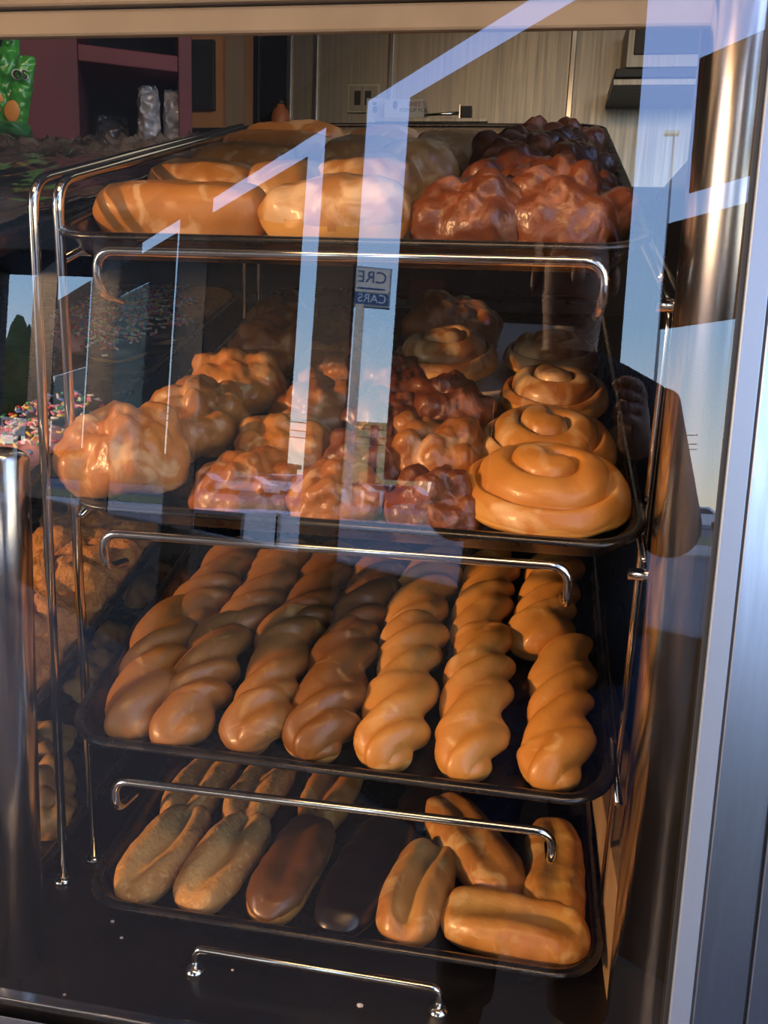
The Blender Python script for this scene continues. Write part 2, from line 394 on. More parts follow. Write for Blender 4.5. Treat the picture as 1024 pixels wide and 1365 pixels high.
def vnormals(V, Fc):
    N = np.zeros_like(V)
    for f in Fc:
        a, b, c = V[f[0]], V[f[1]], V[f[2]]; nn = np.cross(b-a, c-a)
        for i in f: N[i] += nn
    return N/np.maximum(np.linalg.norm(N, axis=1), 1e-12)[:, None]
def shell(V, Fc, lo, amp, off, seed=1, freq=45):  # the glaze: a skin over the upper part with a wandering edge
    N = vnormals(V, Fc); cen = V.mean(0)
    if ((V-cen)*N).sum() < 0: N = -N
    hmax = V[:, 2].max(); w = V[:, 2]/hmax+nz(V*np.array([1,1,0]), freq, amp, seed)
    keep = [f for f in Fc if sum(w[i] for i in f)/len(f) > lo]
    idx = sorted({i for f in keep for i in f}); mp = {i: j for j, i in enumerate(idx)}
    edge = np.clip((w[idx]-lo)/.08, -.3, 1)
    V2 = V[idx]+N[idx]*(off*edge)[:, None]
    return V2, [tuple(mp[i] for i in f) for f in keep]

# ------------------------------------------------------------------ frames of the trays
class Tray:
    def __init__(s, x0, zrim, tilt, w=.46, l=.66, yaw=0.0):
        s.t = math.radians(tilt); s.w, s.l = w, l
        RM = Matrix.Rotation(math.radians(yaw), 3, 'Z') @ Matrix.Rotation(s.t, 3, 'X'); s.u, s.v, s.n = (np.array(RM.col[i]) for i in range(3))
        s.o = np.array([x0, .603, ZC+zrim])-s.n*.025
        s.M = Matrix.Translation(Vector(s.o)) @ RM.to_4x4()
    def on(s, px, py, h=.02):
        d = ray(px, py); k = ((s.o+s.n*h-EYE)@s.n)/(d@s.n); P = EYE+d*k-s.o
        return P@s.u, P@s.v
    def place(s, o, u, v, ang=0, h=.0026, sc=1.0, tip=None):
        S = sc if isinstance(sc, (tuple, list)) else (sc, sc, sc)
        if o.type == 'MESH':                  # keep it inside the walls of the pan
            R = (Matrix.Rotation(ang, 4, 'Z') @ (Matrix.Rotation(tip, 4, 'X') if tip else Matrix.Identity(4)) @ Matrix.Diagonal((*S, 1)))
            c = np.empty(len(o.data.vertices)*3); o.data.vertices.foreach_get('co', c); c = c.reshape(-1, 3)@np.array(R.to_3x3()).T
            for top, side, front_ in ((.008, .0150, .0190), (.023, .0088, .0100)):
                lo = c[:, 2]-c[:, 2].min() < top
                u = min(max(u, side-c[lo, 0].min()), s.w-side-c[lo, 0].max()); v = max(v, front_-c[lo, 1].min())
            h = h-c[:, 2].min()
        return s._place(o, u, v, ang, h, sc, tip)
    def _place(s, o, u, v, ang=0, h=.0026, sc=1.0, tip=None):
        S = sc if isinstance(sc, (tuple, list)) else (sc, sc, sc)
        m = s.M @ Matrix.Translation((u, v, h)) @ Matrix.Rotation(ang, 4, 'Z')
        if tip: m = m @ Matrix.Rotation(tip, 4, 'X')
        o.matrix_basis = m @ Matrix.Diagonal((*S, 1)); return o
def rrect(x0, x1, y0, y1, r, z, n=8):
    out = []
    for cx, cy, a0 in ((x1-r, y1-r, 0), (x0+r, y1-r, PI/2), (x0+r, y0+r, PI), (x1-r, y0+r, 3*PI/2)):
        for k in range(n+1):
            a = a0+PI/2*k/n; out.append((cx+r*math.cos(a), cy+r*math.sin(a), z))
    return out
def tray_obj(T, label, deep=.025):
    w, l = T.w, T.l; rings = []
    def ring(ins, z, r): rings.append(rrect(ins, w-ins, ins, l-ins, max(r-ins, .008), z))
    ring(.030, .0015, .046); ring(.022, .0025, .046); ring(.016, .008, .046); ring(.011, .020, .055)
    ring(.008, .0225, .046); ring(.0075, .0225, .046); ring(.0095, .0195, .046); ring(.016, .006, .046); ring(.021, .0008, .046); ring(.030, 0, .046)
    n = len(rings[0]); V = [p for r in rings for p in r]; Fc = []
    for i in range(len(rings)-1):
        for k in range(n): Fc.append((i*n+k, i*n+(k+1) % n, (i+1)*n+(k+1) % n, (i+1)*n+k))
    Fc.append(tuple(range(n-1, -1, -1))[::-1]); Fc.append(tuple((len(rings)-1)*n+k for k in range(n))[::-1])
    o = mo('baking_tray', V, Fc, M['pan'], None, 'auto', T.M); tag(o, label, 'tray', 'black baking trays')
    b = MB(); path = rrect(.0055, w-.0055, .0055, l-.0055, .041, .0225); m = len(path); sec = 10
    V, Fc = [], []
    for i, p in enumerate(path):
        a = Vector(path[(i+1) % m])-Vector(path[i-1]); a.normalize(); nr = Vector((a.y, -a.x, 0))
        for k in range(sec):
            t = 2*PI*k/sec; V.append(Vector(p)+nr*.0052*math.cos(t)+Vector((0, 0, .0030*math.sin(t))))
    for i in range(m):
        for k in range(sec): Fc.append((i*sec+k, i*sec+(k+1) % sec, ((i+1) % m)*sec+(k+1) % sec, ((i+1) % m)*sec+k))
    mo('rim', V, Fc, M['pan'], o)
    return o
T1 = Tray(-.374, .066, 20); T2 = Tray(-.371, -.143, 18.6, .474); T3 = Tray(-.3765, -.351, 19, .478); T4 = Tray(-.367, -.509, 7.5, .473)
L1 = Tray(-.872, .062, 17.4); L2 = Tray(-.872, -.146, 18.6); L3 = Tray(-.872, -.354, 19); L4 = Tray(-.872, -.509, 7.5)
tray_obj(T1, 'topmost black tray of the middle rack, holding buns and dark red fritters')
tray_obj(T2, 'black tray second from top, holding apple fritters and four cinnamon rolls')
tray_obj(T3, 'black tray third from top, holding two rows of twists')
tray_obj(T4, 'lowest black tray, holding long johns and a chocolate bar')
tray_obj(L1, 'black tray under the crumpled plastic sheet')
tray_obj(L2, 'black tray of sprinkled donuts beside the chrome rods')
tray_obj(L3, 'black tray of crumb coated bars beside the chrome rods')
tray_obj(L4, 'black tray of donut holes on the case floor at the left')
SKY, SUN, LAMP_BACK, LAMP_FRONT, EXPOSURE = 6.5, 4.2, .9, 28.0, 0.0
SAZ, SEL = math.radians(50), math.radians(11)
# ================================================================== tray 3: twists
ORD = ['first', 'second', 'third', 'fourth', 'fifth', 'sixth', 'seventh']
def two_px(T, p0, p1, h=.017):
    u0, v0 = T.on(*p0, h); u1_, v1_ = T.on(*p1, h)
    return (u0+u1_)/2, (v0+v1_)/2, math.atan2(u0-u1_, v1_-v0)*1.0, math.hypot(u1_-u0, v1_-v0)
def make_twist(T, p0, p1, gl, label, group, seed, ph, lobes=5.2, wd=1.0, L=None):
    u, v, ang, ln = two_px(T, p0, p1)
    L = L or ln
    V, Fc = twist(L=L, lobes=lobes, ph=ph, seed=seed)
    V[:, 0] *= wd
    o = mo('twist_donut', V, Fc, M['dough_pale']); tag(o, label, 'twist donut', group)
    V2, F2 = shell(V, Fc, .30, .16, .0007, seed)
    mo('glaze', V2, F2, M[gl], o)
    T.place(o, u, v, ang); return o
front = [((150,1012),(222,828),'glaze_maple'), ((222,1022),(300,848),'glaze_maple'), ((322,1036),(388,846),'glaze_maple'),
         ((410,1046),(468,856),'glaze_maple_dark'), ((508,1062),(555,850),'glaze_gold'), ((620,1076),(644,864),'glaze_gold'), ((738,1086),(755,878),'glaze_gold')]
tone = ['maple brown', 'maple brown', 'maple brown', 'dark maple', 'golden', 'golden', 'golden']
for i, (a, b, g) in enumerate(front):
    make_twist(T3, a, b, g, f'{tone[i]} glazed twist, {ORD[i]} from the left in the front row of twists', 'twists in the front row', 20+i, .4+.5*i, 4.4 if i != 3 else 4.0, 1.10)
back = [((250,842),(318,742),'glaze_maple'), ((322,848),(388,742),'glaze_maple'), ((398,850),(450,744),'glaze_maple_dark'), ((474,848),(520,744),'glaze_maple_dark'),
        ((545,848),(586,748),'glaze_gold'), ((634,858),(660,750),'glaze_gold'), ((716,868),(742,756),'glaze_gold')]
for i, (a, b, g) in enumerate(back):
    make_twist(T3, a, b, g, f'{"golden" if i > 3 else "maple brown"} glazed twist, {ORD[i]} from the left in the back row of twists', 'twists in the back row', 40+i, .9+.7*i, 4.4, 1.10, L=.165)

# ================================================================== tray 4: long johns
def make_bar(T, p0, p1, kind, label, name='long_john', Wd=.058, Hh=.042, crease=.012, seed=1, cat='long john', group='long johns on the lowest tray', icing=None, glaze=None, L=None, bend=0.0, cw=.010, e=3.2, h=.018):
    u, v, ang, ln = two_px(T, p0, p1, h)
    V, Fc = bar(L or ln, Wd, Hh, crease, cw, seed, bend, e=e)
    o = mo(name, V, Fc, M[kind]); tag(o, label, cat, group)
    if icing:
        V2, F2 = shell(V, Fc, icing[1], .10, icing[2], seed, 30); mo('icing', V2, F2, M[icing[0]], o)
    if glaze:                               # the paler split along the top
        yl = abs(V[:, 1]).max(); hm = V[:, 2].max()
        w = np.exp(-(V[:, 0]/(Wd*.20))**2)*np.clip((yl*.92-abs(V[:, 1]))/(yl*.25), 0, 1)*(V[:, 2] > hm*.4)*(.75+nz(V, 45, .5, seed))
        o.data.materials[0] = M[kind+'_split']; at_ = o.data.attributes.new('crease', 'FLOAT', 'POINT'); at_.data.foreach_set('value', np.clip(w, 0, 1).astype(np.float32))
    T.place(o, u, v, ang); return o
make_bar(T4, (165,1208), (255,1092), 'john_sugar', 'sugary brown long john at the far left front of the lowest tray', seed=3, crease=.014, glaze='john_crease', Wd=.060, L=.135)
make_bar(T4, (246,1222), (335,1104), 'john_sugar', 'sugary split long john, second from the left at the front of the lowest tray', seed=4, crease=.014, glaze='john_crease', Wd=.060, L=.135)
make_bar(T4, (345,1240), (418,1116), 'john_glaze', 'long john with brown maple icing between a sugary one and the chocolate bar', seed=5, crease=.006, icing=('maple_icing', .52, .0012), Wd=.056, L=.140)
make_bar(T4, (436,1262), (528,1104), 'john_glaze', 'chocolate iced long john at the middle of the lowest tray', seed=6, crease=.002, icing=('chocolate', .34, .0016), Wd=.062, Hh=.036, L=.165, name='long_john')
make_bar(T4, (527,1275), (578,1148), 'john_glaze', 'glazed long john split down the middle, right of the chocolate bar', seed=7, crease=.018, glaze='john_crease', Wd=.062, Hh=.044, L=.125, cw=.008)
make_bar(T4, (668,1180), (592,1085), 'john_glaze', 'glazed long john lying askew behind the split one', seed=8, crease=.005, Wd=.066, Hh=.046, L=.150, e=4)
make_bar(T4, (742,1232), (738,1108), 'john_glaze', 'upright glazed long john against the right side of the lowest tray', seed=9, crease=.006, glaze='john_crease', Wd=.058, Hh=.042, L=.150, e=4)
make_bar(T4, (776,1282), (606,1246), 'john_glaze', 'glazed long john lying crosswise in the right front corner of the lowest tray', seed=10, crease=.012, glaze='john_crease', Wd=.062, Hh=.046, L=.132, e=4.5, cw=.013)
for i, (a, b, k) in enumerate((((238,1086),(300,1010),'john_sugar'), ((322,1092),(372,1016),'john_sugar'), ((424,1092),(462,1020),'john_glaze'))):
    make_bar(T4, a, b, k, f'{"sugary" if i < 2 else "glazed"} split long john, {ORD[i]} from the left in the back row of the lowest tray', seed=12+i, crease=.014, Wd=.056, L=.135, group='long johns in the back row of the lowest tray')
make_bar(T4, (560,1092), (590,1020), 'john_glaze', 'chocolate iced long john mostly hidden behind the other chocolate bar', seed=16, crease=0, icing=('chocolate', .3, .0014), Wd=.056, Hh=.034, L=.135, group='long johns in the back row of the lowest tray')

# ================================================================== tray 2: rolls and fritters
def make_roll(T, px, py, R, Hh, label, seed, turn, gl='roll_glaze', depth=.0105, coils=2.45, tip=None, h=.02):
    u, v = T.on(px, py, h)
    V, Fc = roll(R, Hh, coils, seed, 0.0, depth)
    o = mo('cinnamon_roll', V, Fc, M['roll_dough']); tag(o, label, 'cinnamon roll', 'cinnamon rolls on the second tray')
    V2, F2 = shell(V, Fc, .42, .14, .0006, seed, 30); mo('glaze', V2, F2, M[gl], o)
    T.place(o, u, v, turn, tip=tip); return o
make_roll(T2, 736, 690, .072, .050, 'large golden cinnamon roll at the front right corner of its tray', 1, 2.4)
make_roll(T2, 732, 602, .068, .047, 'cinnamon roll right behind the front corner roll', 2, 2.0)
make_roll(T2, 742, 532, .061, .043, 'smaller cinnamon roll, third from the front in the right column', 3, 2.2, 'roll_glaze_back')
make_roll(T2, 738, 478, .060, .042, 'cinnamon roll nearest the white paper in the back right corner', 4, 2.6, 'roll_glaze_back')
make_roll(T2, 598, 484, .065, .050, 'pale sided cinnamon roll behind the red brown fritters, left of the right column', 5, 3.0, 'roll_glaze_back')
FR = {}
def make_fritter(T, px, py, kind, label, group, seed, ang, sx=1.0, sy=1.0, sz=1.0, h=.02, cat='apple fritter', var=None, name='apple_fritter', hh=.0026):
    u, v = T.on(px, py, h); var = seed % 5 if var is None else var
    if (kind, var) not in FR:
        V, Fc = blob(seed=100+var, nb=26+4*(var % 3)); FR[(kind, var)] = mo(name, V, Fc, M[kind]); o = FR[(kind, var)]
    else:
        o = FR[(kind, var)].copy(); COL.objects.link(o); o.name = name
    tag(o, label, cat, group); T.place(o, u, v, ang, h=hh, sc=(sx, sy, sz))
    return o
gA = 'apple fritters in the left column of the second tray'; gB = 'apple fritters in the second column of the second tray'
gM = 'apple fritters in the middle column of the second tray'; gC = 'apple fritters beside the cinnamon rolls'
for i, (x, y, k, sx, sy, sz) in enumerate(((170,640,'fritter_gold',.92,1.0,1.25), (246,565,'fritter_gold',1.0,.95,1.15), (306,512,'fritter_gold',1.0,.95,1.1), (344,470,'fritter_brown',.95,.9,1.05), (362,434,'fritter_brown',.9,.9,1.1))):
    make_fritter(T2, x, y, k, f'{"golden" if i < 3 else "brown"} apple fritter, {ORD[i]} from the front in the left column beside the chrome rods', gA, i, i*1.3, sx, sy, sz)
for i, (x, y, k, s) in enumerate(((318,664,'fritter_brown',.82), (384,594,'fritter_gold',.88), (420,540,'fritter_brown',.84), (446,492,'fritter_brown',.84), (462,446,'fritter_red',.9))):
    make_fritter(T2, x, y, k, f'brown apple fritter, {ORD[i]} from the front in the second column from the left', gB, i+1, i*1.9+.5, s, s, s)
fr1 = bpy.data.objects['apple_fritter']; T2._place(fr1, .040, .062, .4, .020, (.95, 1.0, 1.25))   # leans on the rim of the tray
for i, (x, y, k, s) in enumerate(((440,678,'fritter_brown',.76), (482,612,'fritter_red',.76), (508,556,'fritter_red',.74), (526,504,'fritter_red',.74))):
    make_fritter(T2, x, y, k, f'dark apple fritter, {ORD[i]} from the front in the middle column of its tray', gM, i+2, i*2.3+.9, s, s, s*1.05)
for i, (x, y, k, s) in enumerate(((578,684,'fritter_red',.72), (580,606,'fritter_brown',.86), (594,546,'fritter_red',.84))):
    make_fritter(T2, x, y, k, f'red brown glazed apple fritter, {ORD[i]} from the front in the column beside the cinnamon rolls', gC, i+3, i*1.1+.3, s, s, s*1.15)
u, v = T2.on(600, 436, .02)
V, Fc = blob(.060, .036, .05, nb=14, seed=55, rmin=.016, rmax=.020); o = mo('cruller', V, Fc, M['fritter_brown'])
tag(o, 'fat ridged cruller at the back of the second tray, behind a cinnamon roll', 'cruller'); T2.place(o, u, v, .1)
# paper liner on tray 2
def paper(T, name, pts, label, z=.0022, curl=0.0):
    V = [(x, y, z+curl*(i == 0)) for i, (x, y) in enumerate(pts)]+[(x, y, z-.0004+curl*(i == 0)) for i, (x, y) in enumerate(pts)]
    n = len(pts); Fc = [tuple(range(n)), tuple(range(2*n-1, n-1, -1))]+[(k, n+k, n+(k+1) % n, (k+1) % n) for k in range(n)]
    o = mo(name, V, Fc, M['paper'], None, False, T.M); tag(o, label, 'paper'); return o
paper(T2, 'paper_liner', [(.235,.03), (.43,.03), (.435,.59), (.245,.60)], 'white paper liner under the cinnamon rolls')
paper(T1, 'paper_liner', [(.018,.026), (.43,.026), (.44,.60), (.03,.60)], 'white paper liner under the buns and fritters on the topmost tray')

# ================================================================== tray 1
gb = 'glazed bars in the left column of the topmost tray'
for i, (a, b, W) in enumerate((((350,290),(118,286),.062), ((312,258),(168,252),.060), ((392,232),(262,226),.060), ((410,212),(262,206),.056), ((440,198),(310,192),.056))):
    make_bar(T1, a, b, 'bar_glaze', f'golden glazed bar lying crosswise on the topmost tray, {ORD[i]} from the front', 'glazed_bar', W, .052, .003, 60+i, 'glazed bar', gb, e=4, h=.02)
gn = 'glazed buns in the middle of the topmost tray'
def make_bun(px, py, ax, ay, hz, label, seed, ang=0.0, gl='bun_glaze'):
    u, v = T1.on(px, py, .022)
    V, Fc = bar(ax*2, ay*2, hz, 0, .01, seed, e=2.3, lump=.004)
    o = mo('glazed_bun', V, Fc, M['dough_pale']); tag(o, label, 'glazed bun', gn)
    V2, F2 = shell(V, Fc, .40, .20, .0006, seed, 28); mo('glaze', V2, F2, M[gl], o)
    T1.place(o, u, v, PI/2+ang); return o
make_bun(450, 290, .064, .042, .056, 'wide glazed bun at the front middle of the topmost tray', 71)
make_bun(386, 256, .040, .042, .052, 'glazed bun behind the left end of the wide front bun', 72)
make_bun(492, 254, .052, .042, .056, 'glazed bun right behind the wide front bun', 73)
make_bun(556, 242, .040, .048, .064, 'tall pale sided glazed bun left of the red fritters', 74, .3)
make_bun(486, 222, .050, .04, .054, 'glazed bun third from the front in the middle of the topmost tray', 75)
make_bun(604, 214, .046, .042, .056, 'glazed bun at the back, left of the rearmost red fritters', 76)
make_bun(512, 205, .046, .04, .054, 'glazed bun at the very back middle of the topmost tray', 77)
gr = 'dark red apple fritters on the topmost tray'
for i, (x, y, s, lb) in enumerate(((640,296,.95,'front left'), (772,294,1.05,'front right'), (690,262,1.0,'second row left'), (784,258,1.0,'second row right'), (694,232,1.0,'third row left'), (778,230,.95,'third row right'), (712,210,.95,'back row left'), (782,208,.9,'back row right'))):
    make_fritter(T1, x, y, 'fritter_red', f'dark red glazed apple fritter, {lb} of the eight on the topmost tray', gr, i, i*1.7, s, s*.95, s*1.12)

# ================================================================== left rack
def make_donut(T, px, py, kind, label, seed, R=.026, r=.0145):
    u, v = T.on(px, py, .014)
    V, Fc = torus(R, r, seed); o = mo('sprinkled_donut', V, Fc, M['cake_dough']); tag(o, label, 'donut', 'sprinkled donuts on the left rack')
    V2, F2 = torus(R, r, seed, off=.0012, half=(-.25, PI+.25)); ic = mo('icing', V2, F2, M[{'choc':'chocolate', 'pink':'pink_icing', 'crumb':'tan_crumb'}[kind]], o)
    if kind != 'crumb':
        r_ = random.Random(seed*13+1); b = MB()
        for k in range(95):
            a = r_.uniform(0, 2*PI); t = r_.gauss(PI/2, .62); rr = r+.0022
            p = Vector(((R+rr*math.cos(t))*math.cos(a), (R+rr*math.cos(t))*math.sin(a), r*.85+rr*math.sin(t)*.85))
            d = Vector((r_.uniform(-1, 1), r_.uniform(-1, 1), r_.uniform(-.35, .35))).normalized()*.0036
            b.tube([p-d, p+d], .0015, 5, r_.choice((0, 0, 0, 1, 1, 2, 3, 4, 5)))
        sp = b.build('sprinkles', [M['sprinkle_'+k] for k in ('white', 'pink', 'red', 'green', 'blue', 'yellow')], ic); sp['kind'] = 'stuff'
    T.place(o, u, v, r_.uniform(0, 6) if kind != 'crumb' else 0); return o
for i, (x, y, k, lb) in enumerate((
    (157,462,'choc','chocolate donut with pink and white sprinkles at the front of the back cluster'),
    (116,452,'pink','pink iced donut with sprinkles left of the front chocolate one'),
    (216,440,'choc','chocolate donut with pale sprinkles beside the tray edge'),
    (150,432,'choc','dark chocolate sprinkled donut behind the front chocolate one'),
    (186,428,'pink','pink iced sprinkled donut between the two front chocolate ones'),
    (108,428,'pink','pale pink sprinkled donut in the second row by the chrome rod'),
    (226,416,'choc','blue and white sprinkled chocolate donut in the third row by the tray edge'),
    (186,410,'pink','pink sprinkled donut in the third row'),
    (146,410,'choc','chocolate sprinkled donut third row from the front, near the rod'),
    (258,414,'crumb','tan crumb covered donut nearest the tray corner'),
    (272,402,'crumb','tan crumb covered donut in the very back corner'),
    (214,400,'choc','chocolate sprinkled donut in the rearmost row'),
    (84,556,'choc','chocolate sprinkled donut between the two chrome rods'),
    (52,572,'choc','chocolate sprinkled donut just left of the front chrome rod'),
    (32,596,'pink','pink sprinkled donut at the front left of its tray'))):
    make_donut(L2, x, y, k, lb, i+3)
gc = 'crumb coated bars on the left rack'
for i, (x, y, lb) in enumerate(((62,905,'front one of the left pile'), (66,842,'second of the left pile'), (84,788,'third of the left pile'), (98,744,'fourth of the left pile'), (118,704,'rearmost of the left pile'),
        (118,842,'front one by the tray edge'), (142,798,'second by the tray edge'), (166,758,'third by the tray edge'), (196,722,'rearmost by the tray edge'), (18,860,'one mostly hidden by the steel post'))):
    u, v = L3.on(x, y, .02); V, Fc = blob(.044, .036, .044, nb=10, seed=200+i % 3, sub=5, rmin=.014, rmax=.019, fine=.0030)
    o = mo('crumb_donut', V, Fc, M['crumb']); tag(o, f'orange brown crumb coated donut, {lb}', 'crumb donut', gc); L3.place(o, u, v, i*1.1)
gh = 'donut holes on the left rack'
hv, hf = blob(.019, .019, .036, nb=6, seed=300, sub=4, rmin=.010, rmax=.013, fine=.0006)
h0 = None
for i, (x, y, lb) in enumerate(((44,1000,'beside the steel post, upper left'), (66,986,'between post and front rod, upper'), (58,1018,'below the upper pair by the post'), (66,1042,'between post and rod, third down'), (50,1060,'lowest but one beside the post'), (62,1086,'lowest one beside the post'), (46,1034,'pressed against the post'),
        (150,850,'in the gap below the twists tray, nearest the rods'), (136,890,'in the gap left of the first twist'), (186,790,'in the gap, third from the front'), (212,770,'in the gap near the shadowed back'), (118,912,'in the gap at its lower end by the second rod'))):
    u, v = L4.on(x, y, .018)
    if h0 is None: o = h0 = mo('donut_hole', hv, hf, M['hole_dough'])
    else: o = h0.copy(); COL.objects.link(o)
    tag(o, f'small pale donut hole {lb}', 'donut hole', gh); L4.place(o, min(u, .43), v, i*.9, sc=1.0+.06*math.sin(i*5))
# ================================================================== the rack of chrome rods
rk = empty('display_rack', (-.40, .66, FLOOR)); tag(rk, 'chrome wire rack with bent rods that carries the four middle trays', 'display rack')
RI = Matrix.Translation((.40, -.66, -FLOOR))
def rk_tube(name, pts, r, parent=rk, foot=None):
    b = MB(); b.tube(bend_path(pts, .022), r, 14)
    if foot is not None:
        p = Vector(foot); b.tube([p, p+Vector((0,0,.003)), p+Vector((0,0,.006))], [.0095, .0095, .0055], 16)
    return b.build(name, M['chrome'], parent, True, RI)
z_ = lambda v: ZC+v
t18 = math.radians(17.5); dv = lambda l: Vector((0, math.cos(t18)*l, math.sin(t18)*l))
for (x0, xf, y0, yf, l) in ((-.383, -.409, .620, .662, .525), (-.3625, -.397, .620, .700, .525)):
    a = Vector((xf, yf, FLOOR)); b_ = Vector((x0, y0, z_(.106))); c = b_+dv(l); d = c+Vector((0, .002, -.50))
    rk_tube('upright_frame', [a, b_, c, d], .0042, foot=a)
for x in (.1065, .1185):                     # the rods at the right, by the steel post
    a = Vector((x, .690, FLOOR)); b_ = Vector((x, .668, z_(.03))); rk_tube('upright_rod', [a, b_, b_+dv(.42)], .0034, foot=a)
def stop(p0, p1, T, name='tray_stop', Y=.594, drop=.030):
    A = Vector(at(*p0, Y)); B = Vector(at(*p1, Y)); dn = Vector((0, .002, -drop)); bk = Vector((0, .035, -.004))
    b = MB(); b.tube(bend_path([A+dn+bk, A+dn, A, B, B+dn, B+dn+bk], .016), .0036, 14)
    return b.build(name, M['chrome'], rk, True, RI)
stop((128,334), (808,350), T1); stop((137,710), (760,756), T2); stop((152,1040), (738,1110), T3)
A = Vector(at(260,1264,.577)); B = Vector(at(586,1318,.577))
b = MB(); fa, fb = Vector((A.x, .577, FLOOR)), Vector((B.x, .577, FLOOR)); b.tube(bend_path([fa, A, B, fb], .008), .0032, 14)
for p in (fa, fb): b.tube([p, p+Vector((0,0,.003)), p+Vector((0,0,.006))], [.0085, .0085, .005], 16)
b.build('tray_stop', M['chrome'], rk, True, RI)
for T, xs in ((T1, (-.375, .094)), (T2, (-.366, .104)), (T3, (-.366, .104))):          # side bars under the trays
    for x in xs:
        b = MB(); p = Vector((x, .63, 0)); o0 = Vector(T.o)
        q = lambda l: Vector((x, o0.y, o0.z))+Vector(T.v)*l+Vector(T.n)*(-.0045)
        b.tube([q(.03), q(.63)], .0036, 12); b.build('side_bar', M['chrome'], rk, True, RI)
for zz in (.030, -.172):                     # short pegs to the right hand post
    b = MB(); b.tube([Vector((.092, .640, z_(zz))), Vector((.128, .640, z_(zz)))], .0048, 12); b.build('peg', M['chrome'], rk, True, RI)

# ================================================================== case shell, glass, frame
gm, gm_back = glass_mat()
def gp(x, h, out=0.0):                        # point of the glass plane: x, height along it, offset towards the street
    return G0+np.array([x, 0, 0])+GU*h+GN*out
V = [gp(-.96, -.02), gp(.134, -.02), gp(.134, 1.05), gp(-.96, 1.05), gp(-.96, -.02, -.006), gp(.134, -.02, -.006), gp(.134, 1.05, -.006), gp(-.96, 1.05, -.006)]
pane = mo('window_1', V, [(0,1,2,3), (7,6,5,4), (0,4,5,1), (1,5,6,2), (2,6,7,3), (3,7,4,0)], [gm, gm_back], None, False, None, [0,1,1,1,1,1]); struct(pane)
GMX = Matrix(((1,0,0,G0[0]), (0,GN[1],GU[1],G0[1]), (0,GN[2],GU[2],G0[2]), (0,0,0,1)))   # x, out, up
def gbox(name, x0, x1, h0, h1, o0, o1, m, bev=.001):
    b = MB(); b.box(x0, x1, o0, o1, h0, h1, 0, bev, GMX); return struct(b.build(name, M[m], None, False))
gbox('trim_1', .1335, .1475, -.06, 1.05, -.012, .0035, 'strip')
gbox('trim_2', .1302, .1334, -.06, 1.05, -.014, .0008, 'gasket', .0004)
gbox('trim_3', .1476, .1485, -.06, 1.05, -.010, .003, 'gasket', 0)
gbox('wall_right', .1486, .1815, -.30, 1.05, -.03, .004, 'aluminium')
gbox('trim_4', .1816, .1835, -.30, 1.05, -.03, .001, 'gasket', 0)
gbox('trim_5', .1836, 1.1, -.30, 1.05, -.03, .004, 'aluminium')
# header behind the glass: an upper rail standing a little proud of a lower one
hz = z_(.2005)
b = MB(); b.box(-.96, .40, .600, .607, hz, hz+.0175, 0, .002); struct(b.build('trim_6', M['header'], None, False))
b = MB(); b.box(-.96, .40, .596, .607, hz+.0182, hz+.36, 0, .002); struct(b.build('trim_7', M['header'], None, False))
# sill
b = MB(); b.box(-3.2, -.965, .50, .58, 0, 2.7); struct(b.build('wall_sunblock', M['wall_shop'], None, False))  # unseen wall added to keep sun off the steel back wall
b = MB(); b.box(-.96, .40, .514, .524, FLOOR-.03, FLOOR+.004, 0, .001); struct(b.build('trim_8', M['steel_post'], None, False))
b = MB(); b.box(-.96, .40, .490, .506, FLOOR-.60, FLOOR-.004, 0, .002); struct(b.build('wall_front', M['aluminium'], None, False))
# case floor, side wall, back, under
b = MB(); b.box(-.96, .40, .525, 1.45, FLOOR-.02, FLOOR); struct(b.build('floor', M['case_floor'], None, False))
b = MB(); b.box(.160, .175, .585, 1.45, FLOOR, z_(.20)); struct(b.build('wall_side', M['case_dark'], None, False))
b = MB(); b.box(-.96, .40, 1.30, 1.32, FLOOR, z_(.225)); struct(b.build('wall_back', M['case_dark'], None, False))
b = MB(); b.box(.108, .150, .600, 1.10, FLOOR, FLOOR+.10, 0, .001); struct(b.build('baseboard_right', M['tan_board'], None, False))
# the two steel posts
def post(name, x0, y0, x1, y1, zt, r, label):
    b = MB(); a = Vector((x0, y0, FLOOR)); c = Vector((x1, y1, zt)); rs = [r, r]; pts = [a, c]
    d = (c-a).normalized()
    for k in range(1, 7):
        t = k/6*PI/2; pts.append(c+d*(r*.6*math.sin(t))); rs.append(max(r*math.cos(t), .0008))
    b.tube(pts, rs, 48); o = b.build(name, M['steel_post']); tag(o, label, 'post'); return o
post('steel_post', .1285, .553, .1285, .553+.735*math.tan(TAU), hz+.10, .0305, 'thick polished steel corner post beside the cinnamon rolls')
post('steel_post', -.386, .553, -.406, .600, z_(-.11), .019, 'polished steel post with a rounded top at the left end of the glass')
# red carton seen between the two upper trays
a = at(547, 400, 1.22); c = at(590, 374, 1.22)
b = MB(); b.box(a[0], c[0], 1.20, 1.26, a[2], c[2], 0, .002); o = b.build('red_carton', M['red_box'], None, False); tag(o, 'small red carton in the dark between the two upper trays', 'carton')
b = MB(); s_ = at(572, 389, 1.199); b.box(s_[0]-.008, s_[0]+.008, 1.1990, 1.1998, s_[2]-.0012, s_[2]+.0012); b.build('printing', M['cream'], o, False)
b = MB(); b.box(-.40, .14, 1.185, 1.295, a[2]-.012, a[2]-.0005); struct(b.build('trim_9', M['case_dark'], None, False))
